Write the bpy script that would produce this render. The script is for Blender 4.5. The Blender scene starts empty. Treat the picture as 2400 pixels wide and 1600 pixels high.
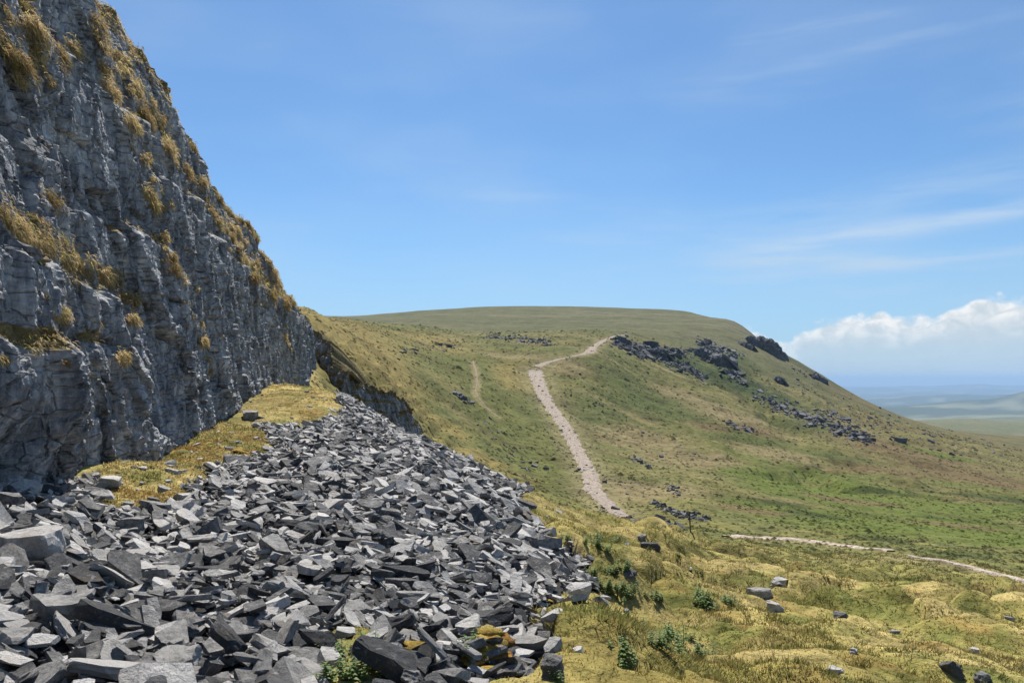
import bpy, bmesh, math, random
import numpy as np
from mathutils import Vector, Matrix

random.seed(7)
RNG = np.random.default_rng(11)
SC = bpy.context.scene
COL = SC.collection

# ------------------------------------------------------------------ camera
F = 1780.0      # focal length in photograph pixels (2400 wide)
HV = 890.0      # photograph row of the true horizon
cam_d = bpy.data.cameras.new("camera")
cam = bpy.data.objects.new("camera", cam_d)
COL.objects.link(cam)
cam.location = (0, 0, 0)
cam.rotation_euler = (math.radians(90), 0, 0)
cam_d.sensor_width = 36.0
cam_d.lens = F / 2400 * 36.0
cam_d.shift_y = (HV - 800) / 2400.0
cam_d.clip_start = 0.05
cam_d.clip_end = 120000
SC.camera = cam

# ------------------------------------------------------------------ sky, sun, exposure
SUN_AZ = math.radians(-6)      # clockwise from +Y (the view direction)
SUN_EL = math.radians(57)
SC.view_settings.view_transform = 'Standard'
SC.view_settings.look = 'None'
SC.view_settings.gamma = 1.0
SC.view_settings.exposure = 0.6
try:
    SC.view_settings.use_curve_mapping = False
except Exception:
    pass

world = bpy.data.worlds.new("World")
SC.world = world
world.use_nodes = True


class NT:
    """small helper to write node trees"""
    def __init__(s, tree):
        s.t = tree
        s.n = tree.nodes
        s.l = tree.links

    def add(s, typ, **kw):
        n = s.n.new(typ)
        for k, v in kw.items():
            setattr(n, k, v)
        return n

    def put(s, sock, v):
        if isinstance(v, bpy.types.NodeSocket):
            s.l.new(v, sock)
        elif isinstance(v, bpy.types.Node):
            s.l.new(v.outputs[0], sock)
        else:
            sock.default_value = v

    def math(s, op, a, b=None, c=None, clamp=False):
        n = s.n.new('ShaderNodeMath')
        n.operation = op
        n.use_clamp = clamp
        s.put(n.inputs[0], a)
        if b is not None:
            s.put(n.inputs[1], b)
        if c is not None:
            s.put(n.inputs[2], c)
        return n.outputs[0]

    def vmath(s, op, a, b=None):
        n = s.n.new('ShaderNodeVectorMath')
        n.operation = op
        s.put(n.inputs[0], a)
        if b is not None:
            s.put(n.inputs[1], b)
        return n.outputs[0]

    def mix(s, fac, a, b, blend='MIX'):
        n = s.n.new('ShaderNodeMix')
        n.data_type = 'RGBA'
        n.blend_type = blend
        s.put(n.inputs[0], fac)
        s.put(n.inputs[6], a)
        s.put(n.inputs[7], b)
        return n.outputs[2]

    def noise(s, vec, scale, detail=4, rough=0.55, dist=0.0, typ='FBM'):
        n = s.n.new('ShaderNodeTexNoise')
        try:
            n.noise_type = typ
        except Exception:
            pass
        s.put(n.inputs['Vector'], vec)
        n.inputs['Scale'].default_value = scale
        n.inputs['Detail'].default_value = detail
        n.inputs['Roughness'].default_value = rough
        n.inputs['Distortion'].default_value = dist
        return n.outputs[0]

    def ramp(s, fac, stops):
        n = s.n.new('ShaderNodeValToRGB')
        el = n.color_ramp.elements
        while len(el) < len(stops):
            el.new(0.5)
        for e, (p, c) in zip(el, stops):
            e.position = p
            e.color = c if len(c) == 4 else (*c, 1)
        s.put(n.inputs[0], fac)
        return n.outputs[0]

    def maprange(s, v, a, b, c=0.0, d=1.0, smooth=True):
        n = s.n.new('ShaderNodeMapRange')
        n.interpolation_type = 'SMOOTHSTEP' if smooth else 'LINEAR'
        s.put(n.inputs[0], v)
        s.put(n.inputs[1], a)
        s.put(n.inputs[2], b)
        s.put(n.inputs[3], c)
        s.put(n.inputs[4], d)
        return n.outputs[0]

    def bump(s, height, strength=0.5, distance=0.05, normal=None):
        n = s.n.new('ShaderNodeBump')
        n.inputs['Strength'].default_value = strength
        n.inputs['Distance'].default_value = distance
        s.put(n.inputs['Height'], height)
        if normal is not None:
            s.put(n.inputs['Normal'], normal)
        return n.outputs[0]


def build_world():
    w = NT(world.node_tree)
    w.n.clear()
    out = w.add('ShaderNodeOutputWorld')
    bg = w.add('ShaderNodeBackground')
    bg.inputs[1].default_value = 0.08
    sky = w.add('ShaderNodeTexSky')
    sky.sky_type = 'NISHITA'
    sky.sun_disc = False
    sky.sun_elevation = SUN_EL
    sky.sun_rotation = SUN_AZ
    sky.altitude = 400
    sky.air_density = 1.0
    sky.dust_density = 0.6
    sky.ozone_density = 1.6
    tc = w.add('ShaderNodeTexCoord')
    d = tc.outputs['Generated']
    sp = w.add('ShaderNodeSeparateXYZ')
    w.l.new(d, sp.inputs[0])
    X, Y, Z = sp.outputs
    az = w.math('ARCTAN2', X, Y)                      # 0 ahead, + right
    hor = w.math('SQRT', w.math('ADD', w.math('MULTIPLY', X, X), w.math('MULTIPLY', Y, Y)))
    el = w.math('DIVIDE', Z, w.math('MAXIMUM', hor, 0.001))   # tan(elevation)
    cv = w.add('ShaderNodeCombineXYZ')
    w.l.new(az, cv.inputs[0])
    w.l.new(el, cv.inputs[1])
    P = cv.outputs[0]
    # ---- cirrus streaks
    rot = w.add('ShaderNodeMapping')
    rot.inputs['Rotation'].default_value = (0, 0, math.radians(-9))
    rot.inputs['Scale'].default_value = (1.6, 14.0, 1)
    w.l.new(P, rot.inputs[0])
    s1 = w.noise(rot.outputs[0], 1.7, 5, 0.6, 0.4)
    s1 = w.maprange(s1, 0.46, 0.72)
    rot2 = w.add('ShaderNodeMapping')
    rot2.inputs['Rotation'].default_value = (0, 0, math.radians(-8))
    rot2.inputs['Scale'].default_value = (1.0, 2.6, 1)
    w.l.new(P, rot2.inputs[0])
    s2 = w.maprange(w.noise(rot2.outputs[0], 2.3, 3, 0.5), 0.38, 0.7)
    cir = w.math('MULTIPLY', w.math('MULTIPLY', s1, w.maprange(az, -.1, .4, .25, 1.0)), w.math('MULTIPLY', s2, w.maprange(el, 0.02, 0.42, 1.0, 0.25)))
    veil = w.math('MULTIPLY', s2, 0.17)
    cir = w.math('ADD', cir, veil, clamp=True)
    skyb = w.mix(1.0, sky.outputs[0], (.57, .81, 1.0, 1), 'MULTIPLY')
    skyc = w.mix(cir, skyb, (4.9, 6.0, 7.0, 1))
    # ---- milky air close to the horizon
    low = w.maprange(el, 0.0, 0.26, 0.62, 0.0)
    for (e0, a0, sl_, wd_, k_) in ((.163, .3, .085, .013, .55), (.127, .27, .045, .006, .38), (.205, .35, .10, .02, .22)):
        cen = w.math('ADD', w.math('MULTIPLY', w.math('SUBTRACT', az, a0), sl_), e0)
        cen = w.math('ADD', cen, w.math('MULTIPLY', w.math('SUBTRACT', w.noise(P, 5, 3, .5), .5), .03))
        q = w.math('DIVIDE', w.math('SUBTRACT', el, cen), wd_)
        g = w.math('EXPONENT', w.math('MULTIPLY', w.math('MULTIPLY', q, q), -1.0))
        g = w.math('MULTIPLY', w.math('MULTIPLY', g, k_), w.math('MULTIPLY', w.maprange(w.noise(rot.outputs[0], 3.2, 4, .6), .3, .65), w.maprange(az, .12, .45)))
        skyc = w.mix(g, skyc, (5.6, 6.4, 7.2, 1))
    skyc = w.mix(low, skyc, (3.3, 5.0, 7.1, 1))
    # ---- cumulus bank
    fc = w.add('ShaderNodeFloatCurve')
    w.put(fc.inputs[1], w.maprange(az, -math.pi, math.pi, 0, 1, smooth=False))
    cur = fc.mapping.curves[0]
    pts = [(-3.14, .060), (-1.2, .060), (-0.1, .045), (0.10, .045), (0.265, .054), (0.285, .078), (0.315, .083), (0.328, .054),
           (0.36, .078), (0.40, .086), (0.43, .092), (0.47, .088), (0.505, .090), (0.535, .101), (0.562, .106), (0.585, .097), (0.62, .100), (0.8, .085), (1.6, .07), (3.14, .060)]
    k = 5.0
    while len(cur.points) < len(pts):
        cur.points.new(0.5, 0.5)
    for p, (a, t) in zip(cur.points, pts):
        p.location = ((a + math.pi) / (2 * math.pi), t * k)
        p.handle_type = 'AUTO_CLAMPED'
    fc.mapping.update()
    top = w.math('SUBTRACT', w.math('DIVIDE', fc.outputs[0], k), 0.014)
    mp = w.add('ShaderNodeMapping')
    mp.inputs['Scale'].default_value = (1, 1.25, 1)
    w.l.new(P, mp.inputs[0])
    n1 = w.noise(mp.outputs[0], 32, 6, 0.62, 0.3)
    vo = w.add('ShaderNodeTexVoronoi')
    vo.feature = 'SMOOTH_F1'
    vo.inputs['Scale'].default_value = 46
    vo.inputs['Smoothness'].default_value = 0.6
    w.l.new(mp.outputs[0], vo.inputs['Vector'])
    bil = w.math('SUBTRACT', 0.5, vo.outputs[0])
    det = w.math('ADD', w.math('MULTIPLY', w.math('SUBTRACT', n1, 0.5), 0.034), w.math('MULTIPLY', bil, 0.020))
    depth = w.math('SUBTRACT', w.math('ADD', top, det), el)     # >0 inside the cloud
    mask = w.maprange(depth, -0.002, 0.010)
    # light on the heads, soft grey folds below, dissolving into the milky air towards the horizon
    n2 = w.noise(mp.outputs[0], 55, 5, 0.6, 0.5)
    head = w.maprange(depth, 0.0, 0.040, 1.0, 0.12)
    litc = w.math('MULTIPLY', head, w.maprange(n2, 0.35, 0.62, 0.25, 1.0))
    cc = w.mix(litc, (4.7, 5.5, 6.1, 1), (8.4, 8.3, 8.1, 1))
    fade = w.maprange(el, 0.075, 0.012, 1.0, 0.42)
    skyc = w.mix(w.math('MULTIPLY', mask, fade), skyc, cc)
    w.l.new(skyc, bg.inputs[0])
    w.l.new(bg.outputs[0], out.inputs[0])


build_world()

sun_d = bpy.data.lights.new("sun", 'SUN')
sun_d.energy = 5.0
sun_d.angle = math.radians(0.53)
sun_d.color = (1.0, 0.955, 0.88)
sun = bpy.data.objects.new("sun", sun_d)
COL.objects.link(sun)
sdir = Vector((math.sin(SUN_AZ) * math.cos(SUN_EL), math.cos(SUN_AZ) * math.cos(SUN_EL), math.sin(SUN_EL)))
sun.rotation_euler = sdir.to_track_quat('Z', 'Y').to_euler()
sun.location = sdir * 300


# ------------------------------------------------------------------ noise in numpy
def _h(ix, iy, seed):
    a = (ix.astype(np.int64) * 374761393 + iy.astype(np.int64) * 668265263 + seed * 1442695041) & 0xFFFFFFFF
    a = ((a ^ (a >> 13)) * 1274126177) & 0xFFFFFFFF
    a = ((a ^ (a >> 16)) * 2246822519) & 0xFFFFFFFF
    a = a ^ (a >> 15)
    return (a & 0xFFFFFF) / float(0x1000000)


def perlin(x, y, seed=0):
    x = np.asarray(x, float)
    y = np.asarray(y, float)
    ix = np.floor(x)
    iy = np.floor(y)
    fx = x - ix
    fy = y - iy
    ix = ix.astype(np.int64)
    iy = iy.astype(np.int64)
    u = fx * fx * fx * (fx * (fx * 6 - 15) + 10)
    v = fy * fy * fy * (fy * (fy * 6 - 15) + 10)

    def g(i, j, dx, dy):
        a = _h(i, j, seed) * 2 * np.pi
        return np.cos(a) * dx + np.sin(a) * dy
    n00 = g(ix, iy, fx, fy)
    n10 = g(ix + 1, iy, fx - 1, fy)
    n01 = g(ix, iy + 1, fx, fy - 1)
    n11 = g(ix + 1, iy + 1, fx - 1, fy - 1)
    a = n00 + u * (n10 - n00)
    b = n01 + u * (n11 - n01)
    return (a + v * (b - a)) * 1.5


def fbm(x, y, octv=4, seed=0, gain=0.5, lac=2.03):
    s = 0
    a = 1.0
    t = 0
    for o in range(octv):
        s = s + a * perlin(x, y, seed + o * 17)
        t += a
        a *= gain
        x = x * lac + 3.1
        y = y * lac + 7.7
    return s / t


def worley(x, y, seed=0, jit=0.9):
    """F1, F2 and a random number of the nearest cell"""
    x = np.asarray(x, float)
    y = np.asarray(y, float)
    ix = np.floor(x).astype(np.int64)
    iy = np.floor(y).astype(np.int64)
    f1 = np.full(x.shape, 9.0)
    f2 = np.full(x.shape, 9.0)
    cid = np.zeros(x.shape)
    for dx in (-1, 0, 1):
        for dy in (-1, 0, 1):
            cx = ix + dx
            cy = iy + dy
            px = cx + 0.5 + jit * (_h(cx, cy, seed) - 0.5)
            py = cy + 0.5 + jit * (_h(cx, cy, seed + 91) - 0.5)
            dd = np.hypot(px - x, py - y)
            r = _h(cx, cy, seed + 7)
            near = dd < f1
            f2 = np.where(near, f1, np.minimum(f2, dd))
            cid = np.where(near, r, cid)
            f1 = np.where(near, dd, f1)
    return f1, f2, cid


def facets(x, y, seed, tilt=1.0, jit=0.95):
    """broken plane: every cell has its own depth and its own tilt; also the distance to the joint"""
    ix = np.floor(x).astype(np.int64)
    iy = np.floor(y).astype(np.int64)
    f1 = np.full(x.shape, 9.0)
    f2 = np.full(x.shape, 9.0)
    val = np.zeros(x.shape)
    for dx in (-1, 0, 1):
        for dy in (-1, 0, 1):
            cx = ix + dx
            cy = iy + dy
            ox = x - (cx + 0.5 + jit * (_h(cx, cy, seed) - 0.5))
            oy = y - (cy + 0.5 + jit * (_h(cx, cy, seed + 91) - 0.5))
            dd = np.abs(ox) + 0.8 * np.abs(oy) + 0.35 * np.hypot(ox, oy)
            v = _h(cx, cy, seed + 7) - 0.5 + tilt * ((_h(cx, cy, seed + 17) - 0.5) * ox + (_h(cx, cy, seed + 27) - 0.5) * oy)
            near = dd < f1
            f2 = np.where(near, f1, np.minimum(f2, dd))
            val = np.where(near, v, val)
            f1 = np.where(near, dd, f1)
    return val, f2 - f1


def sstep(a, b, x):
    t = np.clip((x - a) / (b - a), 0, 1)
    return t * t * (3 - 2 * t)


# ------------------------------------------------------------------ mesh helpers
def np_mesh(name, verts, faces, cols=None, tone=None, smooth=False):
    """faces: list of int arrays (n,3) / (n,4)"""
    me = bpy.data.meshes.new(name)
    verts = np.ascontiguousarray(verts, np.float32)
    if not isinstance(faces, (list, tuple)):
        faces = [faces]
    loops = np.concatenate([f.ravel() for f in faces]).astype(np.int32)
    tot = np.concatenate([np.full(len(f), f.shape[1], np.int32) for f in faces])
    start = np.concatenate([[0], np.cumsum(tot)[:-1]]).astype(np.int32)
    me.vertices.add(len(verts))
    me.vertices.foreach_set("co", verts.ravel())
    me.loops.add(len(loops))
    me.loops.foreach_set("vertex_index", loops)
    me.polygons.add(len(tot))
    me.polygons.foreach_set("loop_start", start)
    me.polygons.foreach_set("loop_total", tot)
    me.polygons.foreach_set("use_smooth", np.full(len(tot), smooth, bool))
    if cols is not None:
        at = me.attributes.new("col", 'FLOAT_COLOR', 'POINT')
        c4 = np.ones((len(verts), 4), np.float32)
        c4[:, :3] = cols
        at.data.foreach_set("color", c4.ravel())
    if tone is not None:
        at = me.attributes.new("tone", 'FLOAT', 'POINT')
        at.data.foreach_set("value", np.ascontiguousarray(tone, np.float32))
    me.update(calc_edges=True)
    me.validate()
    return me


def put(name, mesh, mat=None, parent=None, kind=None, label=None, cat=None, group=None, loc=None):
    o = bpy.data.objects.new(name, mesh)
    COL.objects.link(o)
    if mat is not None and mesh is not None and len(mesh.materials) == 0:
        mesh.materials.append(mat)
    if parent is not None:
        o.parent = parent
    if loc is not None:
        o.location = loc
    if kind:
        o["kind"] = kind
    if label:
        o["label"] = label
    if cat:
        o["category"] = cat
    if group:
        o["group"] = group
    return o


def grid_faces(nr, nc):
    i = np.arange(nr - 1)[:, None] * nc + np.arange(nc - 1)[None, :]
    return np.stack([i, i + 1, i + nc + 1, i + nc], -1).reshape(-1, 4)


# ------------------------------------------------------------------ terrain: height control points
# (column u in photograph pixels, distance ahead d in metres) -> height; v entries are rows of the photograph
PROFILE = {
    -1500: dict(z=[(1, -1.5), (3.5, -1.45), (8, -1.2), (30, 1), (100, 9), (300, 28), (900, 80), (3000, 20), (9000, -300), (38000, -300)]),
    -400: dict(z=[(1, -1.55), (4, -1.55), (6.5, -1.55), (15, -1.3), (40, 0), (100, 7), (300, 24), (900, 75), (3000, 20), (9000, -300), (38000, -300)]),
    0: dict(v=[(4, 1600), (7, 1300), (9, 1215)], z=[(1, -1.6), (14, -1.6), (40, -0.7), (100, 6), (300, 22), (900, 70), (3000, 20), (9000, -300), (38000, -300)]),
    250: dict(v=[(4.2, 1600), (6.4, 1400), (11.3, 1200), (13.4, 1130)], z=[(1, -1.6), (20, -1.6), (40, -0.8), (100, 5.5), (300, 20), (900, 70)]),
    550: dict(v=[(4.3, 1600), (6.7, 1400), (9, 1300), (12.2, 1200), (16.5, 1100), (21, 1030), (26.5, 985)], z=[(1, -1.6), (50, -.3), (100, 5), (300, 22), (900, 74)]),
    735: dict(v=[(4.4, 1600), (7, 1400), (12.3, 1200), (17, 1100), (26, 1000), (45, 925), (75, 880), (100, 785), (125, 735)], z=[(300, 22), (900, 76)]),
    810: dict(v=[(4.4, 1600), (7.1, 1400), (12.4, 1200), (17.5, 1100), (27, 1000), (40, 942), (110, 820), (160, 780), (260, 747), (900, 742)],
              z=[(1, -1.6), (55, -3.0), (72, -3.3), (86, 1.2), (400, 29), (3000, 40), (9000, -300), (38000, -300)]),
    900: dict(v=[(27, 1030), (35, 988), (110, 868), (150, 818), (220, 782), (320, 760), (600, 755), (900, 735)], z=[(50, -5.0), (75, -6), (92, 0.2)]),
    1000: dict(v=[(4.5, 1600), (7.4, 1400), (12.6, 1200), (18, 1110), (28, 1040), (95, 1018), (112, 970), (140, 900), (180, 850), (260, 800), (350, 770), (600, 750), (900, 727)],
               z=[(1, -1.65), (40, -5.2), (60, -7.4), (80, -7.9), (1500, 92)]),
    1120: dict(v=[(24, 1103), (85, 1100), (110, 1040), (150, 950), (190, 880), (250, 830), (350, 788), (600, 757), (900, 719)], z=[(35, -5.8), (50, -8.8), (1500, 96)]),
    1210: dict(v=[(4.6, 1600), (8.2, 1400), (13, 1250), (18, 1180), (22, 1148), (90, 1135), (115, 1080), (150, 1000), (200, 900), (235, 855), (330, 795), (600, 758), (900, 717)],
               z=[(1, -1.7), (32, -6.5), (50, -10.2), (1500, 100), (3000, 60), (9000, -300), (38000, -300)]),
    1400: dict(v=[(5, 1600), (8.5, 1450), (10, 1390), (16, 1290), (24, 1225), (75, 1200), (95, 1150), (130, 1080), (170, 1000), (220, 900), (270, 830), (350, 790), (600, 758), (900, 719)],
               z=[(1, -1.7), (35, -8.3), (55, -12), (1500, 98)]),
    1500: dict(v=[(5.4, 1600), (8.5, 1500), (12, 1400), (18, 1310), (26, 1262), (55, 1255), (70, 1225), (90, 1170), (125, 1100), (190, 1000), (250, 905), (330, 830), (400, 790), (600, 758), (900, 723)],
               z=[(36, -8.4), (1500, 95)]),
    1620: dict(v=[(5.8, 1600), (9.5, 1500), (13.5, 1400), (20, 1330), (32, 1280), (45, 1262), (60, 1245), (80, 1190), (110, 1130), (160, 1050), (230, 960), (320, 880), (400, 830), (480, 782), (700, 748), (850, 733)],
               z=[(1, -1.75), (1500, 75), (3000, 20), (9000, -300), (38000, -300)]),
    1730: dict(v=[(10, 1500), (14.5, 1410), (22, 1340), (36, 1290), (58, 1260), (78, 1210), (110, 1145), (160, 1070), (235, 985), (325, 905), (420, 840), (500, 797), (700, 757)], z=[(1200, 25)]),
    1850: dict(v=[(6.8, 1600), (10.5, 1500), (15.5, 1420), (25, 1350), (40, 1300), (56, 1275), (75, 1230), (110, 1160), (160, 1090), (240, 1010), (330, 940), (430, 880), (510, 836)],
               z=[(1, -1.8), (650, 10), (1000, -22), (2500, -150), (9000, -305), (38000, -300)]),
    1950: dict(v=[(7.1, 1600), (16, 1430), (25, 1365), (40, 1310), (54, 1283), (75, 1240), (110, 1175), (160, 1110), (240, 1030), (330, 970), (430, 922), (520, 896)], z=[(800, -24), (2500, -170)]),
    2100: dict(v=[(7.7, 1600), (12, 1510), (18, 1430), (28, 1365), (42, 1315), (50, 1300), (75, 1250), (110, 1190), (160, 1130), (240, 1060), (350, 1006), (480, 973)],
               z=[(1, -1.85), (700, -44), (2000, -110), (5000, -240), (9000, -305), (16000, -312), (38000, -300)]),
    2250: dict(v=[(340, 1040), (560, 1010), (2000, 980)], z=[(1000, -72)]),
    2400: dict(v=[(9, 1600), (13, 1530), (20, 1450), (32, 1390), (42, 1360), (60, 1310), (85, 1260), (130, 1200), (200, 1140), (320, 1080), (500, 1038), (700, 1022), (2000, 990), (5000, 968)],
               z=[(1, -1.9), (1100, -88), (9000, -303), (16000, -310), (38000, -300)]),
    3900: dict(z=[(1, -2.1), (4, -2.9), (9, -4.5), (20, -8.5), (60, -19), (200, -42), (700, -82), (2000, -140), (5000, -260), (9000, -305), (16000, -310), (38000, -300)]),
}


def _enc(u, d):
    return np.stack([(np.asarray(u, float) - 1200) / 330.0, np.log(np.asarray(d, float)) * 2.0], -1)


def _fit():
    cu, cd, cz = [], [], []
    for u, p in PROFILE.items():
        for d, v in p.get('v', []):
            cu.append(u)
            cd.append(d)
            cz.append((HV - v) / F * d)
        for d, z in p.get('z', []):
            cu.append(u)
            cd.append(d)
            cz.append(z)
    cu, cd, cz = map(np.array, (cu, cd, cz))
    q = cz / (cd + 4.0)
    X = _enc(cu, cd)
    n = len(X)
    r = np.linalg.norm(X[:, None] - X[None], axis=-1)
    K = np.where(r > 0, r * r * np.log(r + 1e-12), 0) + np.eye(n) * 0.004
    Pm = np.concatenate([np.ones((n, 1)), X], 1)
    A = np.block([[K, Pm], [Pm.T, np.zeros((3, 3))]])
    sol = np.linalg.solve(A, np.concatenate([q, np.zeros(3)]))
    return X, sol


_X, _SOL = _fit()


def base_height(u, d):
    u = np.asarray(u, float)
    d = np.asarray(d, float)
    sh = np.broadcast(u, d).shape
    uu = np.broadcast_to(u, sh).ravel()
    dd = np.broadcast_to(d, sh).ravel()
    out = np.empty(len(uu))
    for i in range(0, len(uu), 20000):
        E = _enc(uu[i:i + 20000], dd[i:i + 20000])
        r2 = ((E[:, None] - _X[None]) ** 2).sum(-1)
        K = 0.5 * r2 * np.log(r2 + 1e-12)
        out[i:i + 20000] = K @ _SOL[:len(_X)] + _SOL[len(_X)] + E @ _SOL[len(_X) + 1:]
    return (out * (dd + 4.0)).reshape(sh)


U = np.concatenate([np.linspace(-1600, -100, 26), np.arange(-85, 2490, 5.0), np.linspace(2510, 4000, 30)])
D = np.exp(np.concatenate([np.linspace(0, math.log(3), 22)[:-1], np.linspace(math.log(3), math.log(60), 232)[:-1],
                           np.linspace(math.log(60), math.log(760), 262)[:-1], np.linspace(math.log(760), math.log(38000), 120)]))
LND = np.log(D)
UU, DD = np.meshgrid(U, D)
# base surface on a coarse grid, then bilinear (it is smooth)
Uc = np.linspace(-1600, 4000, 281)
Lc = np.linspace(0, math.log(38000), 300)
_B = base_height(*[a for a in np.meshgrid(Uc, np.exp(Lc))])


def bilin(tab, ua, la, u, l):
    """bilinear lookup on a non-uniform grid"""
    i = np.clip(np.searchsorted(la, l) - 1, 0, len(la) - 2)
    j = np.clip(np.searchsorted(ua, u) - 1, 0, len(ua) - 2)
    a = np.clip((l - la[i]) / (la[i + 1] - la[i]), 0, 1)
    b = np.clip((u - ua[j]) / (ua[j + 1] - ua[j]), 0, 1)
    return (tab[i, j] * (1 - a) * (1 - b) + tab[i, j + 1] * (1 - a) * b + tab[i + 1, j] * a * (1 - b) + tab[i + 1, j + 1] * a * b)


def poly_sd(u, l, poly):
    """signed distance in (u/300, 1.6 ln d) space, + inside"""
    px = np.asarray(u, float) / 300.0
    py = np.asarray(l, float) * 1.6
    P = np.array([(a / 300.0, math.log(b) * 1.6) for a, b in poly])
    inside = np.zeros(px.shape, bool)
    best = np.full(px.shape, 1e9)
    n = len(P)
    for i in range(n):
        x0, y0 = P[i]
        x1, y1 = P[(i + 1) % n]
        c = ((y0 > py) != (y1 > py)) & (px < (x1 - x0) * (py - y0) / (y1 - y0 + 1e-12) + x0)
        inside ^= c
        ex, ey = x1 - x0, y1 - y0
        t = np.clip(((px - x0) * ex + (py - y0) * ey) / (ex * ex + ey * ey + 1e-12), 0, 1)
        best = np.minimum(best, np.hypot(px - x0 - t * ex, py - y0 - t * ey))
    return np.where(inside, best, -best)


SCREE_POLY = [(-1550, 1.2), (1000, 1.2), (1060, 3.9), (1240, 4.5), (1290, 5.3), (1262, 6.4), (1235, 7.4), (1330, 9.2), (1395, 10.3), (1365, 11.2), (1290, 12.8), (1262, 15.5),
              (1212, 18.5), (1240, 21), (1205, 25), (1120, 27), (1000, 32), (900, 40), (822, 48), (800, 40), (805, 30), (700, 24.5), (600, 25.0),
              (650, 21.5), (655, 19.0), (600, 18.3), (540, 17.0), (480, 14.3), (425, 12.2), (310, 11.1), (255, 11.0), (225, 13.0), (170, 13.0), (70, 11.6), (0, 10.6), (-400, 7.8), (-1500, 4.6)]
MOSS_FOOT = [(235, 11.0), (290, 10.9), (420, 11.9), (480, 14.0), (560, 16.8), (640, 18.6), (620, 21), (560, 24), (520, 25), (400, 18), (230, 13.2), (190, 12.2)]
MOSS_UPPER = [(600, 25.5), (700, 25.0), (800, 30), (810, 42), (780, 60), (735, 76), (690, 56), (640, 42), (560, 29)]
MOSS_GAP = [(745, 3.2), (905, 3.2), (915, 4.7), (860, 5.5), (800, 5.3), (750, 4.9)]
MOSS_GAP2 = [(1090, 4.5), (1190, 4.7), (1200, 5.3), (1140, 5.6), (1095, 5.2)]


def scree_sd(u, l):
    d = np.exp(l)
    x = (u - 1200) / F * d
    w = 0.10 * fbm(x / 0.9, d / 0.9, 3, 5)
    s = poly_sd(u, l, SCREE_POLY) + w * 1.3
    s = np.minimum(s, -poly_sd(u, l, MOSS_GAP) + w)
    s = np.minimum(s, -poly_sd(u, l, MOSS_GAP2) + w)
    return s


# ---- detail relief
XX = (UU - 1200) / F * DD
YY = DD
ZB = bilin(_B, Uc, Lc, UU, np.log(DD))
SD = scree_sd(UU, np.log(DD))
SCR = sstep(-0.06, 0.05, SD)


def zone(u0, u1, d0, d1, su=60, sl=0.15):
    return sstep(u0 - su, u0 + su, UU) * (1 - sstep(u1 - su, u1 + su, UU)) * sstep(math.log(d0) - sl, math.log(d0) + sl, np.log(DD)) * (1 - sstep(math.log(d1) - sl, math.log(d1) + sl, np.log(DD)))


near = 1 - sstep(math.log(30), math.log(70), np.log(DD))
mid = sstep(math.log(25), math.log(60), np.log(DD)) * (1 - sstep(math.log(500), math.log(900), np.log(DD)))
far = sstep(math.log(300), math.log(600), np.log(DD))
farland = sstep(math.log(2600), math.log(7000), np.log(DD))
REL = np.zeros_like(ZB)
# cushions and hummocks of the near moss
wx = XX + 0.5 * perlin(XX / 2.0, YY / 2.0, 3)
wy = YY + 0.5 * perlin(XX / 2.0 + 9, YY / 2.0, 4)
f1, f2, cid = worley(wx / 1.25, wy / 1.25, 21)
hum = np.sqrt(np.clip(1 - (f1 / 0.75) ** 2, 0, 1)) * (0.35 + 0.65 * cid)
f1b, _, cidb = worley(wx / 0.42, wy / 0.42, 22)
humb = np.sqrt(np.clip(1 - (f1b / 0.75) ** 2, 0, 1)) * (0.3 + 0.7 * cidb)
patch = sstep(-0.15, 0.35, fbm(XX / 4.5, YY / 4.5, 3, 31))
REL += near * (1 - SCR) * sstep(1.5, 5, DD) * (0.32 * fbm(XX / 3.2, YY / 3.2, 3, 1) + 0.40 * hum * patch * (0.12 + 0.88 * sstep(1180, 1380, UU)) + 0.10 * humb * (1 - sstep(14, 26, DD)) + 0.16 * hum * hum * (0.2 + 0.8 * sstep(1180, 1380, UU)))
REL += SCR * (0.15 * fbm(XX / 0.9, YY / 0.9, 3, 8) + 0.06 * fbm(XX / 3.5, YY / 3.5, 2, 9)) * sstep(1.5, 4, DD)
# hummocks of the green belt below the moss
gb = zone(1480, 2700, 14, 36)
f1c, _, cidc = worley(wx / 3.4, wy / 3.4, 25)
REL += gb * (0.60 * np.sqrt(np.clip(1 - (f1c / 0.8) ** 2, 0, 1)) * (0.25 + cidc) - 0.35 + 0.22 * hum)
# general unevenness of the hill
REL += mid * (0.45 * fbm(XX / 13, YY / 13, 4, 41) + 0.9 * fbm(XX / 38, YY / 38, 3, 43))
REL += far * (1 - farland) * 1.6 * fbm(XX / 90, YY / 90, 4, 47)
# gullied strips that run down the far slope
ax, ay = 0.80, -0.60
al = XX * ax + YY * ay
ac = -XX * ay + YY * ax
gm = zone(1270, 1760, 150, 420, 70, 0.2)
gw = ac + 3.0 * fbm(XX / 30, YY / 30, 2, 53)
REL += gm * (1.25 * fbm(al / 70.0, gw / 6.0, 3, 51) + 0.5 * fbm(al / 30.0, gw / 2.6, 2, 52))
# sheep terraces on the slope beyond the scree
tm = zone(690, 1240, 80, 260, 50, 0.2)
REL += tm * 0.30 * np.sin((ZB + 1.6 * fbm(XX / 22, YY / 22, 3, 61)) * 2 * np.pi / 1.7) * sstep(-0.2, 0.4, fbm(XX / 30, YY / 30, 2, 62))
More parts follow.
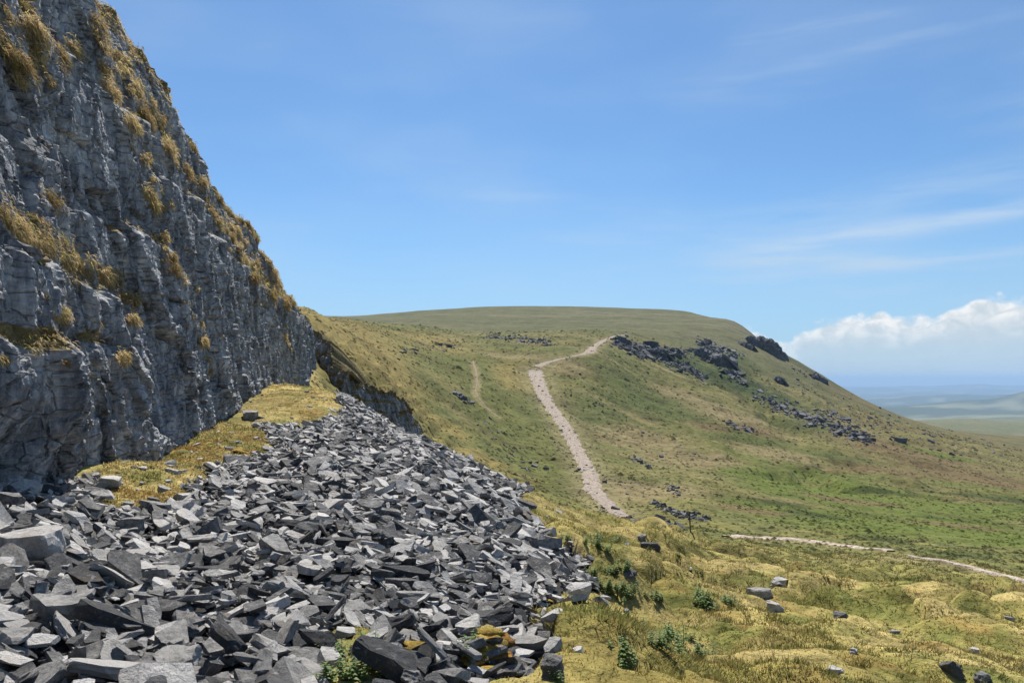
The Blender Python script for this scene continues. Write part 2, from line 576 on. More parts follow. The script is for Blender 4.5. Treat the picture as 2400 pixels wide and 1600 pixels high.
# hags and hollows, peat banks on the middle of the hill
hg = fbm(XX / 26 + 4, YY / 40, 4, 71)
REL += zone(1650, 2250, 130, 420) * (-2.2 * sstep(0.18, 0.42, hg) + 1.2 * sstep(0.05, 0.3, -hg))
REL += farland * (95 * fbm(XX / 4200, YY / 3000, 4, 81) + 80 * fbm(XX / 9000 + 4, YY / 5200, 3, 83))
REL += farland * (125 * np.exp(-((np.log(DD) - math.log(7200)) / .11) ** 2) * sstep(2000, 2450, UU) + 90 * np.exp(-((np.log(DD) - math.log(11500)) / .10) ** 2) * sstep(1900, 2150, UU) + 130 * np.exp(-((np.log(DD) - math.log(24000)) / .16) ** 2)) * (1 + 0.35 * fbm(UU / 160, np.log(DD) * 2, 3, 89))
REL += sstep(math.log(1100), math.log(2000), np.log(DD)) * (1 - farland) * 6 * fbm(XX / 300, YY / 300, 4, 87)
ZZ = ZB + REL


def ground_z(u, d):
    return bilin(ZZ, U, LND, np.asarray(u, float), np.log(np.asarray(d, float)))


def ground_xy(x, y):
    y = np.maximum(np.asarray(y, float), 1.001)
    return ground_z(np.asarray(x, float) / y * F + 1200, y)


def hit(u, v, dmin=3.0):
    """first terrain point that the photograph shows at column u, row v"""
    d = np.exp(np.linspace(math.log(dmin), math.log(30000), 3000))
    z = ground_z(np.full_like(d, u), d)
    vv = HV - z / d * F
    k = np.nonzero(vv <= v)[0]
    i = k[0] if len(k) else len(d) - 1
    return Vector(((u - 1200) / F * d[i], d[i], z[i]))


# ---- vegetation colours (what grows there), linear albedo
def C(*c):
    return np.array(c, float)


YEL = C(.330, .262, .105)
YEL2 = C(.245, .200, .064)
OCH = C(.225, .155, .052)
OLV = C(.140, .132, .046)
GRN = C(.100, .106, .038)
BGR = C(.100, .122, .030)
DGR = C(.050, .062, .022)
TAN = C(.205, .165, .083)
BRN = C(.135, .100, .050)
MOR = C(.112, .116, .058)
RUB = C(.060, .058, .055)


def lerp(a, b, t):
    return a + (b - a) * t[..., None]


L_ = np.log(DD)
nA = fbm(XX / 9, YY / 9, 4, 101)
nB = fbm(XX / 30, YY / 30, 4, 102)
nC = fbm(XX / 2.2, YY / 2.2, 4, 103)
nD = fbm(XX / 75, YY / 75, 4, 104)
nF = fbm(XX / 0.7, YY / 0.7, 3, 105)
strk = fbm(al / 60, gw / 7, 4, 106)
CO = np.broadcast_to(OLV, ZZ.shape + (3,)).copy()
CO = lerp(CO, GRN, sstep(-0.1, 0.45, nB + 0.4 * nA))
CO = lerp(CO, TAN, 0.85 * sstep(0.05, 0.5, -nB + 0.35 * nA))
# the strips on the far slope
CO = lerp(CO, GRN, zone(1270, 1760, 150, 420) * sstep(-0.1, 0.35, strk))
CO = lerp(CO, TAN, 0.8 * zone(1270, 1900, 120, 420) * sstep(0.0, 0.4, -strk))
thin = fbm(al / 55 + 2, gw / 3.2, 4, 108)
CO = lerp(CO, C(.066, .076, .030), 0.7 * zone(1260, 2350, 105, 430, 80, .2) * sstep(0.12, 0.4, thin))
CO = lerp(CO, C(.190, .150, .072), 0.6 * zone(1260, 2350, 105, 430, 80, .2) * sstep(0.15, 0.42, -thin))
# slope beyond the scree: green band low, straw above
CO = lerp(CO, GRN * 1.05, zone(960, 1330, 85, 210) * sstep(-0.35, 0.25, nA))
CO = lerp(CO, C(.190, .155, .056), zone(690, 960, 80, 240, 70) * sstep(-0.5, 0.15, nB + 0.5 * nC))
CO = lerp(CO, C(.21, .165, .055), 0.8 * zone(980, 1280, 84, 104, 40, .08) * sstep(-0.3, 0.2, nC))
# moor top
CO = lerp(CO, MOR * (0.9), sstep(math.log(330), math.log(480), L_) * 0.85)
CO = lerp(CO, C(.15, .135, .080), 0.6 * sstep(math.log(400), math.log(520), L_) * sstep(-0.05, 0.3, fbm(XX / 130, YY / 45, 3, 111)))
# wet valley floor: bright green with dark rushes and brown sedge
vf = zone(1720, 3000, 70, 190, 110, .2)
wet = fbm(XX / 34, YY / 12, 4, 121)
CO = lerp(CO, BGR, vf * sstep(-0.25, 0.2, wet))
CO = lerp(CO, C(.135, .115, .048), vf * 0.8 * sstep(0.12, 0.4, -wet))
rush = fbm(XX / 16 + 7, YY / 4.5, 4, 123)
CO = lerp(CO, DGR, vf * 0.85 * sstep(0.26, 0.42, rush))
CO = lerp(CO, C(.150, .122, .055), zone(1950, 3000, 190, 620, 90) * 0.75 * sstep(-0.3, 0.2, nD + 0.4 * nB))
# green belt between the moss and the pale path
CO = lerp(CO, GRN, zone(1450, 3000, 24, 75, 60, .2) * sstep(-0.4, 0.15, nA + 0.5 * nC))
CO = lerp(CO, C(.165, .148, .046), zone(1420, 3000, 24, 75, 60, .2) * 0.8 * sstep(0.0, 0.4, nC - 0.3 * nA))
def blob(u, v, ru, rv, soft=0.5):
    a = hit(u, v, 12)
    lo = math.log(hit(u, v + rv, 12).y)
    hi = math.log(hit(u, v - rv, 12).y)
    r = np.hypot((UU - u) / ru, (L_ - 0.5 * (lo + hi)) / max(0.5 * abs(hi - lo), 0.02))
    return 1 - sstep(1 - soft, 1 + soft, r + 0.55 * nA + 0.35 * nC * (1 - sstep(100, 300, DD)) + 0.3 * nB)


HOLLOW = C(.050, .066, .026)
for col_, k_, bl in [
    (HOLLOW, .9, [(1600, 850, 70, 16), (1700, 885, 110, 22), (1790, 925, 110, 20), (1560, 832, 60, 10), (1690, 840, 70, 20)]),
    (C(.072, .088, .030), .75, [(1480, 900, 120, 26), (1560, 960, 130, 24), (1400, 960, 60, 40), (1880, 1000, 120, 16), (1740, 1030, 100, 14), (1980, 1075, 120, 10)]),
    (TAN, .8, [(1620, 930, 90, 14), (1500, 1030, 110, 20), (1600, 1075, 130, 18), (1720, 975, 90, 12), (1830, 1065, 120, 12), (1420, 1150, 90, 25), (1560, 1150, 110, 20), (1330, 860, 60, 16)]),
    (BRN, .85, [(1765, 1005, 60, 12), (2120, 1060, 190, 14), (2290, 1120, 160, 14), (2080, 1100, 120, 8), (1660, 1000, 50, 10)]),
    (BGR, .95, [(1930, 1150, 170, 16), (2060, 1225, 230, 24), (2280, 1200, 150, 14), (1800, 1120, 110, 10), (2340, 1270, 120, 12), (2200, 1065, 120, 6)]),
    (DGR, .85, [(1905, 1207, 80, 8), (2075, 1264, 65, 7), (2250, 1300, 80, 9), (1830, 1180, 70, 6), (2040, 1150, 120, 6), (2350, 1170, 100, 6)]),
    (BRN, .8, [(1990, 1175, 120, 6), (1750, 1195, 90, 6), (2230, 1230, 130, 5)]),
    (C(.108, .113, .036), .8, [(1160, 960, 70, 60), (1250, 1060, 60, 60), (1090, 850, 60, 36), (1300, 1120, 60, 40)]),
    (C(.200, .160, .058), .85, [(800, 790, 110, 40), (900, 860, 80, 40), (1060, 1010, 60, 16), (1130, 1070, 60, 14), (1010, 800, 80, 16), (1200, 880, 50, 30)]),
]:
    for (u_, v_, ru_, rv_) in bl:
        CO = lerp(CO, col_, k_ * blob(u_, v_, ru_, rv_))
# yellow moss close by
ym = (1 - sstep(math.log(15), math.log(42), L_ + 0.45 * nA + 0.25 * nC + 0.0006 * (1400 - UU) * 0.3)) * 1.0
CO = lerp(CO, YEL, ym)
CO = lerp(CO, YEL2, ym * sstep(-0.15, 0.3, nC))
nE = fbm(XX / 1.1 + 3, YY / 1.1, 4, 107)
CO = lerp(CO, C(.165, .155, .045), ym * 0.85 * sstep(-0.1, 0.3, nE + 0.5 * nA))
CO = lerp(CO, C(.130, .128, .036), ym * 0.85 * sstep(-0.02, 0.35, nA + 0.35 * nC + 0.2 * nE) * sstep(1250, 1600, UU))
CO = lerp(CO, C(.105, .112, .032), ym * 0.7 * sstep(0.12, 0.4, nE) * sstep(1230, 1500, UU))
CO = lerp(CO, C(.098, .105, .030), ym * sstep(math.log(11), math.log(26), L_) * sstep(0.0, 0.35, fbm(XX / 3.5, YY / 3.5, 3, 131)) * sstep(1400, 1700, UU))
CO = lerp(CO, OCH, ym * 0.8 * sstep(0.2, 0.5, fbm(XX / 1.3, YY / 1.3, 3, 133)))
# moss at the foot of the cliff
mf = np.maximum(sstep(-0.1, 0.05, poly_sd(UU, L_, MOSS_FOOT)), sstep(-0.1, 0.05, poly_sd(UU, L_, MOSS_UPPER)))
CO = lerp(CO, lerp(lerp(np.broadcast_to(YEL, CO.shape), OCH, sstep(0.0, 0.4, nC)), C(.15, .15, .045), 0.8 * sstep(0.0, 0.35, nE)), mf)
CO = lerp(CO, RUB, SCR)
# distant country
CO = lerp(CO, C(.13, .135, .075), sstep(math.log(1300), math.log(2500), L_))
CO = lerp(CO, lerp(np.broadcast_to(C(.060, .072, .035), CO.shape), C(.17, .17, .10), sstep(0.1, 0.3, fbm(XX / 900, YY / 900, 3, 141))), farland)
CO = lerp(CO, C(.035, .05, .03), farland * sstep(0.22, 0.32, fbm(XX / 1500 + 3, YY / 900, 4, 143)))
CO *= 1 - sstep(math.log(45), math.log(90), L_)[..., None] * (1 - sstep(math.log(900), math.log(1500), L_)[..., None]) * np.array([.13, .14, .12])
CO *= (1 + 0.22 * nF * (1 - sstep(20, 60, DD)) + 0.16 * nC * (1 - sstep(80, 200, DD)) + 0.10 * nA)[..., None]


# ------------------------------------------------------------------ paths: where they run, worn into the ground
PATH_SPECS = [
    ("path", "pale worn footpath winding up the hill", [(1468, 1215, 26), (1442, 1198, 44), (1412, 1172, 44), (1388, 1145, 48), (1384, 1112, 44), (1362, 1072, 38), (1338, 1022, 36), (1312, 982, 34), (1287, 950, 32), (1271, 920, 36), (1259, 890, 38), (1254, 866, 38)], (1.05, 1.06, 1.04), 0.10, 320, 1),
    ("path", "narrow upper stretch of the footpath crossing the moor", [(1252, 866, 30), (1278, 851, 22), (1325, 839, 13), (1356, 833, 14), (1382, 827, 30), (1392, 811, 18), (1428, 793, 13), (1468, 783, 6)], (.92, .90, .86), 0.15, 200, 2),
    ("path", "pale gravel path on the valley floor", [(1700, 1258, 26), (1740, 1257, 40), (1800, 1261, 34), (1860, 1264, 30), (1930, 1272, 32), (2010, 1283, 34), (2090, 1293, 26)], (1.5, 1.52, 1.5), 0.07, 200, 3),
    ("path", "thin far end of the gravel path at the right edge", [(2122, 1301, 20), (2200, 1313, 24), (2240, 1321, 26), (2320, 1343, 28), (2400, 1361, 30), (2520, 1390, 32)], (1.5, 1.52, 1.5), 0.07, 200, 4),
    ("path", "faint trodden sheep track on the green slope", [(1108, 845, 5), (1116, 872, 6), (1118, 900, 6), (1114, 925, 5), (1130, 945, 4), (1170, 985, 4)], (.75, .7, .55), 0.10, 90, 5),
]
for spec_ in PATH_SPECS:
    cen_ = np.array([hit(u, v, 14.0)[:] for u, v, w in spec_[2]])
    wid_ = np.array([w for u, v, w in spec_[2]]) * cen_[:, 1] / F
    s_ = np.concatenate([[0], np.cumsum(np.linalg.norm(np.diff(cen_[:, :2], axis=0), axis=1))])
    ss_ = np.linspace(0, s_[-1], 240)
    px_, py_ = np.interp(ss_, s_, cen_[:, 0]), np.interp(ss_, s_, cen_[:, 1])
    pz_ = ground_z(px_ / py_ * F + 1200, py_)
    pz_ = np.convolve(np.pad(pz_, 20, 'edge'), np.ones(41) / 41, 'valid')
    pw_ = np.interp(ss_, s_, wid_)
    sel = np.nonzero(((XX > px_.min() - 6) & (XX < px_.max() + 6) & (YY > py_.min() - 8) & (YY < py_.max() + 8)).ravel())[0]
    gx, gy = XX.ravel()[sel], YY.ravel()[sel]
    dmin_ = np.full(len(sel), 1e9)
    k_ = np.zeros(len(sel), int)
    for j in range(240):
        dj = np.hypot(gx - px_[j], (gy - py_[j]))
        b_ = dj < dmin_
        dmin_ = np.where(b_, dj, dmin_)
        k_ = np.where(b_, j, k_)
    wt = 1 - sstep(0.9, 2.2, dmin_ / (pw_[k_] * .6 + .5))
    zf = ZZ.ravel()
    zf[sel] = zf[sel] + (pz_[k_] - 0.08 - zf[sel]) * wt * 0.9
    ZZ = zf.reshape(ZZ.shape)
    vg = (1 - sstep(0.8, 2.6, dmin_ / (pw_[k_] * .6 + .3) + 0.8 * fbm(gx / 2.5, gy / 2.5, 3, 951))) * .7
    cf = CO.reshape(-1, 3)
    cf[sel] = cf[sel] + (C(.175, .150, .075) - cf[sel]) * vg[:, None]
    CO = cf.reshape(CO.shape)


# ------------------------------------------------------------------ materials
def new_mat(name):
    m = bpy.data.materials.new(name)
    m.use_nodes = True
    t = NT(m.node_tree)
    t.n.clear()
    o = t.add('ShaderNodeOutputMaterial')
    b = t.add('ShaderNodeBsdfPrincipled')
    t.l.new(b.outputs[0], o.inputs[0])
    b.inputs['Roughness'].default_value = 0.9
    b.inputs['Specular IOR Level'].default_value = 0.2
    return m, t, b


def attr(t, name, out=0):
    a = t.add('ShaderNodeAttribute', attribute_name=name)
    return a.outputs[out]


def mat_ground():
    m, t, b = new_mat("turf")
    pos = t.add('ShaderNodeNewGeometry').outputs['Position']
    c = attr(t, 'col')
    n1 = t.noise(pos, 14, 5, 0.7)
    n2 = t.noise(pos, 1.6, 5, 0.65)
    n3 = t.noise(pos, 0.25, 5, 0.65)
    f = t.math('MULTIPLY', t.maprange(n1, .3, .7, .74, 1.26, False), t.maprange(n2, .3, .7, .80, 1.2, False))
    f = t.math('MULTIPLY', f, t.maprange(n3, .3, .7, .86, 1.14, False))
    for sc_, lo_, hi_ in ((1.0, .74, 1.10), (.33, .80, 1.10), (.055, .80, 1.10)):
        vq = t.add('ShaderNodeTexVoronoi')
        vq.inputs['Scale'].default_value = sc_
        nq = t.add('ShaderNodeTexNoise')
        nq.inputs['Scale'].default_value = sc_ * 1.7
        t.l.new(pos, nq.inputs['Vector'])
        t.l.new(t.vmath('ADD', pos, t.vmath('MULTIPLY', nq.outputs[1], (1.1 / sc_, 1.1 / sc_, 1.1 / sc_))), vq.inputs['Vector'])
        f = t.math('MULTIPLY', f, t.maprange(vq.outputs[0], .12, .62, lo_, hi_))
    v = t.add('ShaderNodeCombineColor')
    for i in range(3):
        t.l.new(f, v.inputs[i])
    t.l.new(t.mix(1.0, c, v.outputs[0], 'MULTIPLY'), b.inputs['Base Color'])
    h = t.bump(n3, 0.5, 1.2)
    h = t.bump(n2, 0.6, 0.30, h)
    h = t.bump(n1, 0.7, 0.05, h)
    t.l.new(h, b.inputs['Normal'])
    b.inputs['Roughness'].default_value = 1.0
    b.inputs['Specular IOR Level'].default_value = 0.05
    return m


def mat_leaf(name, rough=0.8, trans=0.25):
    m, t, b = new_mat(name)
    c = attr(t, 'col')
    t.l.new(c, b.inputs['Base Color'])
    b.inputs['Roughness'].default_value = rough
    tr = t.add('ShaderNodeBsdfTranslucent')
    t.l.new(c, tr.inputs[0])
    mx = t.add('ShaderNodeMixShader')
    mx.inputs[0].default_value = trans
    t.l.new(b.outputs[0], mx.inputs[1])
    t.l.new(tr.outputs[0], mx.inputs[2])
    o = [n for n in t.n if n.type == 'OUTPUT_MATERIAL'][0]
    t.l.new(mx.outputs[0], o.inputs[0])
    return m


def mat_rock(name, dark, light, lichen, scale=1.0, bed=0.0, bump=0.6, local=True, specks=0.35):
    """weathered limestone: blotches, pale lichen, pits; tone from the stone's own colour"""
    m, t, b = new_mat(name)
    tc = t.add('ShaderNodeTexCoord')
    pos = tc.outputs['Object'] if local else t.add('ShaderNodeNewGeometry').outputs['Position']
    oi = t.add('ShaderNodeObjectInfo')
    sep = t.add('ShaderNodeSeparateColor')
    t.l.new(oi.outputs['Color'], sep.inputs[0])
    tone = t.math('ADD', attr(t, 'tone', 2), t.math('SUBTRACT', sep.outputs[0], 0.5))
    # different stones sit at different places of the pattern
    off = t.add('ShaderNodeCombineXYZ')
    t.l.new(t.math('MULTIPLY', tone, 37.0), off.inputs[0])
    t.l.new(t.math('MULTIPLY', tone, 11.0), off.inputs[1])
    pos = t.vmath('ADD', pos, off.outputs[0]) if local else pos
    n1 = t.noise(pos, 3.5 * scale, 6, 0.62, 0.2)
    n2 = t.noise(pos, 16 * scale, 6, 0.68)
    n3 = t.noise(pos, 60 * scale, 4, 0.7)
    f = t.math('ADD', t.math('MULTIPLY', n1, 0.55), t.math('MULTIPLY', n2, 0.45))
    f = t.math('ADD', f, t.math('MULTIPLY', t.math('SUBTRACT', tone, 0.5), 0.55))
    c = t.mix(t.maprange(f, 0.28, 0.75), dark, light)
    li = t.math('MULTIPLY', t.maprange(t.noise(pos, 9 * scale, 5, 0.7, 0.6), 0.56, 0.68), specks)
    c = t.mix(li, c, lichen)
    sp = t.maprange(n3, 0.62, 0.75)
    c = t.mix(t.math('MULTIPLY', sp, 0.3), c, (0.36, 0.35, 0.33, 1))
    br = t.math('MULTIPLY', t.maprange(t.noise(pos, 2.2 * scale, 4, .6, .4), .54, .70), .4)
    c = t.mix(br, c, (.22, .17, .12, 1))
    t.l.new(c, b.inputs['Base Color'])
    h = t.bump(n1, bump * 0.7, 0.12 / scale)
    h = t.bump(n2, bump, 0.035 / scale, h)
    h = t.bump(n3, bump, 0.010 / scale, h)
    t.l.new(h, b.inputs['Normal'])
    b.inputs['Roughness'].default_value = 0.85
    b.inputs['Specular IOR Level'].default_value = 0.25
    return m


def mat_cliff():
    m, t, b = new_mat("cliff_limestone")
    pos = t.add('ShaderNodeNewGeometry').outputs['Position']
    n1 = t.noise(pos, 0.9, 6, 0.62, 0.3)
    n2 = t.noise(pos, 6.0, 6, 0.66)
    n3 = t.noise(pos, 26.0, 5, 0.7)
    mp = t.add('ShaderNodeMapping')
    mp.inputs['Scale'].default_value = (0.7, 0.7, 9.0)
    t.l.new(pos, mp.inputs[0])
    bd = t.noise(mp.outputs[0], 1.6, 5, 0.6, 0.5)
    mp2 = t.add('ShaderNodeMapping')
    mp2.inputs['Scale'].default_value = (2.2, 2.2, 0.35)
    t.l.new(pos, mp2.inputs[0])
    vs = t.noise(mp2.outputs[0], 1.4, 5, 0.65, 0.3)
    f = t.math('ADD', t.math('MULTIPLY', n1, 0.30), t.math('ADD', t.math('MULTIPLY', n2, 0.28), t.math('MULTIPLY', vs, 0.42)))
    c = t.ramp(f, [(0.39, (.060, .061, .067)), (0.49, (.19, .191, .20)), (0.60, (.45, .444, .437))])
    st = t.maprange(t.noise(pos, 0.55, 4, 0.6), 0.55, 0.72)
    c = t.mix(t.math('MULTIPLY', st, 0.35), c, (.16, .135, .10, 1))
    li = t.math('MULTIPLY', t.maprange(n3, 0.56, 0.68), 0.5)
    c = t.mix(li, c, (.45, .45, .43, 1))
    # grass and moss where the rock is soil covered (mesh attribute)
    g = attr(t, 'tone', 2)
    gc = t.mix(t.maprange(n2, .35, .65), (.13, .09, .036, 1), (.22, .165, .062, 1))
    c = t.mix(t.maprange(t.math('ADD', g, t.math('MULTIPLY', t.math('SUBTRACT', n2, 0.5), 0.8)), 0.45, 0.6), c, gc)
    t.l.new(c, b.inputs['Base Color'])
    nz = t.add('ShaderNodeTexNoise')
    t.l.new(pos, nz.inputs['Vector'])
    nz.inputs['Scale'].default_value = 1.3
    nz.inputs['Detail'].default_value = 4
    dv = t.vmath('ADD', pos, t.vmath('MULTIPLY', nz.outputs[1], (.5, .5, .35)))
    cr = None
    for sc3, k3 in (((.75, .75, .55), 1.0), ((1.5, 1.5, 3.6), 1.0)):
        mq = t.add('ShaderNodeMapping')
        mq.inputs['Scale'].default_value = sc3
        t.l.new(dv, mq.inputs[0])
        vq = t.add('ShaderNodeTexVoronoi', feature='DISTANCE_TO_EDGE')
        vq.inputs['Scale'].default_value = k3
        t.l.new(mq.outputs[0], vq.inputs['Vector'])
        e = t.maprange(vq.outputs[0], 0.0, 0.05)
        cr = e if cr is None else t.math('MULTIPLY', cr, e)
    h = t.bump(cr, 0.8, 0.10)
    h = t.bump(vs, 0.5, 0.15, h)
    h = t.bump(bd, 0.6, 0.08, h)
    h = t.bump(n2, 0.5, 0.045, h)
    h = t.bump(n3, 0.5, 0.015, h)
    t.l.new(h, b.inputs['Normal'])
    b.inputs['Roughness'].default_value = 0.85
    b.inputs['Specular IOR Level'].default_value = 0.25
    return m


M_TURF = mat_ground()
M_GRASS = mat_leaf("dry_grass", 0.7, 0.5)
M_MOSS = mat_leaf("moss_cushion", 0.95, 0.55)
M_LEAF = mat_leaf("nettle_leaf", 0.55, 0.5)
M_STONE = mat_rock("scree_limestone", (.075, .074, .075, 1), (.47, .45, .425, 1), (.53, .51, .48, 1), bump=0.95)
M_FARSTONE = mat_rock("far_gritstone", (.045, .045, .05, 1), (.145, .142, .142, 1), (.20, .196, .19, 1), scale=0.25, local=False)
M_CLIFF = mat_cliff()

# ------------------------------------------------------------------ the ground sheet
VV = np.stack([XX, YY, ZZ], -1)
r0 = int(np.searchsorted(D, 1500))


def ground_part(name, ra, rb):
    nr = rb - ra
    gf = grid_faces(nr, len(U))
    fu = U[gf[:, 0] % len(U)]
    fd = D[ra + gf[:, 0] // len(U)]
    gf = gf[~((fu < 540) & (fd > 60)) & ~((fu < 1300) & (fd > 1500))]
    used = np.unique(gf)
    rm = np.zeros(nr * len(U), int)
    rm[used] = np.arange(len(used))
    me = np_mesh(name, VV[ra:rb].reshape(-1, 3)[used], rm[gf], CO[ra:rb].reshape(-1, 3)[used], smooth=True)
    return put(name, me, M_TURF, kind="structure")


ground_part("hillside", 0, r0 + 1)
ground_part("distant_land", r0, len(D))

# ------------------------------------------------------------------ cliffs
def smooth_interp(x, xs, ys):
    """monotone-ish cubic through the table"""
    xs = np.array(xs, float)
    ys = np.array(ys, float)
    m = np.gradient(ys, xs)
    i = np.clip(np.searchsorted(xs, x) - 1, 0, len(xs) - 2)
    h = xs[i + 1] - xs[i]
    t = np.clip((x - xs[i]) / h, 0, 1)
    return ((2 * t**3 - 3 * t**2 + 1) * ys[i] + (t**3 - 2 * t**2 + t) * h * m[i] + (-2 * t**3 + 3 * t**2) * ys[i + 1] + (t**3 - t**2) * h * m[i + 1])


def cliff_mesh(name, base, ztop, cols_s, nrow, back, seed, lean=0.12, ledges=(), undercut=None, amp=1.0, grain=1.0, sink=0.6, top_rise=0.35, nback=36, to_ground=False):
    """a rock face over a curved foot line: base (n,3) polyline, ztop(t) absolute height, with jointed blocks, bedding and ledges"""
    base = np.asarray(base, float)
    seg = np.linalg.norm(np.diff(base[:, :2], axis=0), axis=1)
    S = np.concatenate([[0], np.cumsum(seg)])
    s = cols_s * S[-1]
    bx = np.interp(s, S, base[:, 0])
    by = np.interp(s, S, base[:, 1])
    bz = np.interp(s, S, base[:, 2])
    tx = np.gradient(bx, s)
    ty = np.gradient(by, s)
    k = max(3, len(s) // 40) | 1
    pad = np.ones(k) / k
    tx = np.convolve(np.pad(tx, k // 2, 'edge'), pad, 'valid')
    ty = np.convolve(np.pad(ty, k // 2, 'edge'), pad, 'valid')
    ln = np.hypot(tx, ty)
    nx, ny = ty / ln, -tx / ln          # outward: to the right of the walking direction
    zt = ztop(cols_s)
    tt = np.linspace(0, 1, nrow)
    zb = bz - sink
    Zg = zb[None] + (zt - zb)[None] * tt[:, None]
    Sg = np.broadcast_to(s[None], Zg.shape)
    Hg = Zg - bz[None]
    g = grain
    wS = Sg + 0.25 * g * fbm(Sg / (1.4 * g), Zg / (1.4 * g), 3, seed + 1)
    wZ = Zg + 0.12 * g * fbm(Sg / (1.1 * g), Zg / (1.1 * g), 3, seed + 2)
    disp = 0.32 * fbm(Sg / 6.0, Zg / 7.0, 3, seed + 3)
    sh = wS + 0.22 * wZ                                  # joints lean a little
    v1, e1 = facets(sh / (2.3 * g), wZ / (4.2 * g), seed + 4, 0.9)
    v2, e2 = facets(sh / (0.85 * g), wZ / (1.9 * g), seed + 5, 1.2)
    v3, e3 = facets(sh / (0.30 * g), wZ / (0.62 * g), seed + 6, 1.4)
    v4, e4 = facets(wS / (0.34 * g), wZ / (0.12 * g), seed + 14, 1.0)
    lowb = np.exp(-np.maximum(Hg, 0) / 2.2) * sstep(-0.3, 0.3, fbm(Sg / 5, Zg / 5, 2, seed + 19) + 0.25)     # thin beds show near the foot
    disp = disp + g * (0.34 * v1 + 0.22 * v2 + 0.08 * v3 * (1 - 0.5 * lowb) + (0.025 + 0.06 * lowb) * v4)
    disp = disp - g * (0.17 * (1 - sstep(0.0, 0.05, e1)) + 0.13 * (1 - sstep(0, 0.07, e2)) * (v1 > -0.25) + 0.03 * (1 - sstep(0, .12, e3)))
    disp = disp + g * 0.10 * fbm(sh / (0.42 * g), wZ / (2.8 * g), 4, seed + 8)      # upright flutes
    disp = disp + g * 0.018 * fbm(wS / (0.16 * g), wZ / (0.16 * g), 3, seed + 9)
    bq = wZ / (0.75 * g) + 0.7 * fbm(Sg / 6, Zg / 6, 2, seed + 30)
    bl = np.floor(bq)
    br = _h(bl.astype(np.int64), np.floor(wS / (4.0 * g)).astype(np.int64), seed + 31)
    disp = disp + g * 0.12 * (br - 0.5)
    disp = disp * amp
    setb = lean * np.maximum(Hg, 0)
    tone = np.zeros_like(Zg)
    for (z0, dep, m0, m1, rise) in ledges:
        cen = z0 + rise * fbm(Sg / 3.0, Sg * 0 + z0, 3, seed + 12)
        mk = sstep(m0 - 0.03, m0 + 0.03, cols_s)[None] * (1 - sstep(m1 - 0.03, m1 + 0.03, cols_s)[None])
        setb = setb + dep * mk * sstep(-0.18, 0.22, Zg - cen)
        tone = np.maximum(tone, mk * np.exp(-((Zg - cen - 0.1) / 0.28) ** 2) * 0.75 * sstep(-0.35, 0.2, fbm(Sg / 1.2, Zg, 2, seed + 13)))
    if undercut is not None:
        setb = setb + undercut(cols_s)[None] * (1 - sstep(0.2, 1.7, Hg))
    # the rim breaks back raggedly
    tr = (zt[None] - Zg)
    setb = setb + 0.7 * amp * (1 - sstep(0.0, 1.5, tr)) * (0.5 + 0.5 * fbm(Sg / 1.7, Zg / 1.7, 3, seed + 15))
    tone = np.maximum(tone, sstep(0.9, 0.1, tr / (1.0 * amp + 0.2)) * 0.62)
    tone = np.maximum(tone, (0.55 * sstep(0.30, 0.5, fbm(Sg / 1.5, Zg / 1.1, 3, seed + 16)) * sstep(2.0, 5.0, Zg)) if not to_ground else 0.85 * sstep(.0, .25, fbm(Sg / (2.2 * g), Zg / (.7 * g), 3, seed + 16)) * (tt[:, None] > .35))
    off = disp - setb
    P = np.stack([bx[None] + nx[None] * off, by[None] + ny[None] * off, Zg], -1)
    # ground behind the rim
    bk = np.linspace(0, 1, nback + 1)[1:] ** 1.5 * back
    off_t = off[-1][None] - bk[:, None]
    sg2 = np.broadcast_to(s[None], off_t.shape)
    zt2 = zt[None] + bk[:, None] * top_rise + (0.28 * amp * fbm(sg2 / 1.3, off_t / 1.3, 4, seed + 20)) * sstep(0, 0.5, bk)[:, None]
    P2 = np.stack([bx[None] + nx[None] * off_t, by[None] + ny[None] * off_t, zt2], -1)
    if to_ground:
        gz = ground_xy(P2[..., 0], P2[..., 1])
        P2[..., 2] = np.minimum(P2[..., 2], np.maximum(zt2[0][None], gz)) * (1 - (bk / back)[:, None]) + (gz - 0.6) * (bk / back)[:, None]
    PA = np.concatenate([P, P2], 0)
    tone = np.concatenate([tone, np.full(off_t.shape, 0.75)], 0)
    me = np_mesh(name, PA.reshape(-1, 3), grid_faces(PA.shape[0], PA.shape[1]), tone=tone.ravel(), smooth=False)
    return me, PA, tone


# foot line of the main face (columns of the photograph -> distance)
cu = [-1500, -400, 0, 230, 380, 530, 640, 700, 738]
cdist = [3.5, 6.5, 9.0, 13.2, 18.0, 26.5, 43, 58, 76]
cz_u = np.linspace(-1500, 738, 1200)
cd_u = np.exp(smooth_interp(cz_u, cu, np.log(cdist)))
cx = (cz_u - 1200) / F * cd_u
cb = np.stack([cx, cd_u, base_height(cz_u, cd_u)], -1)
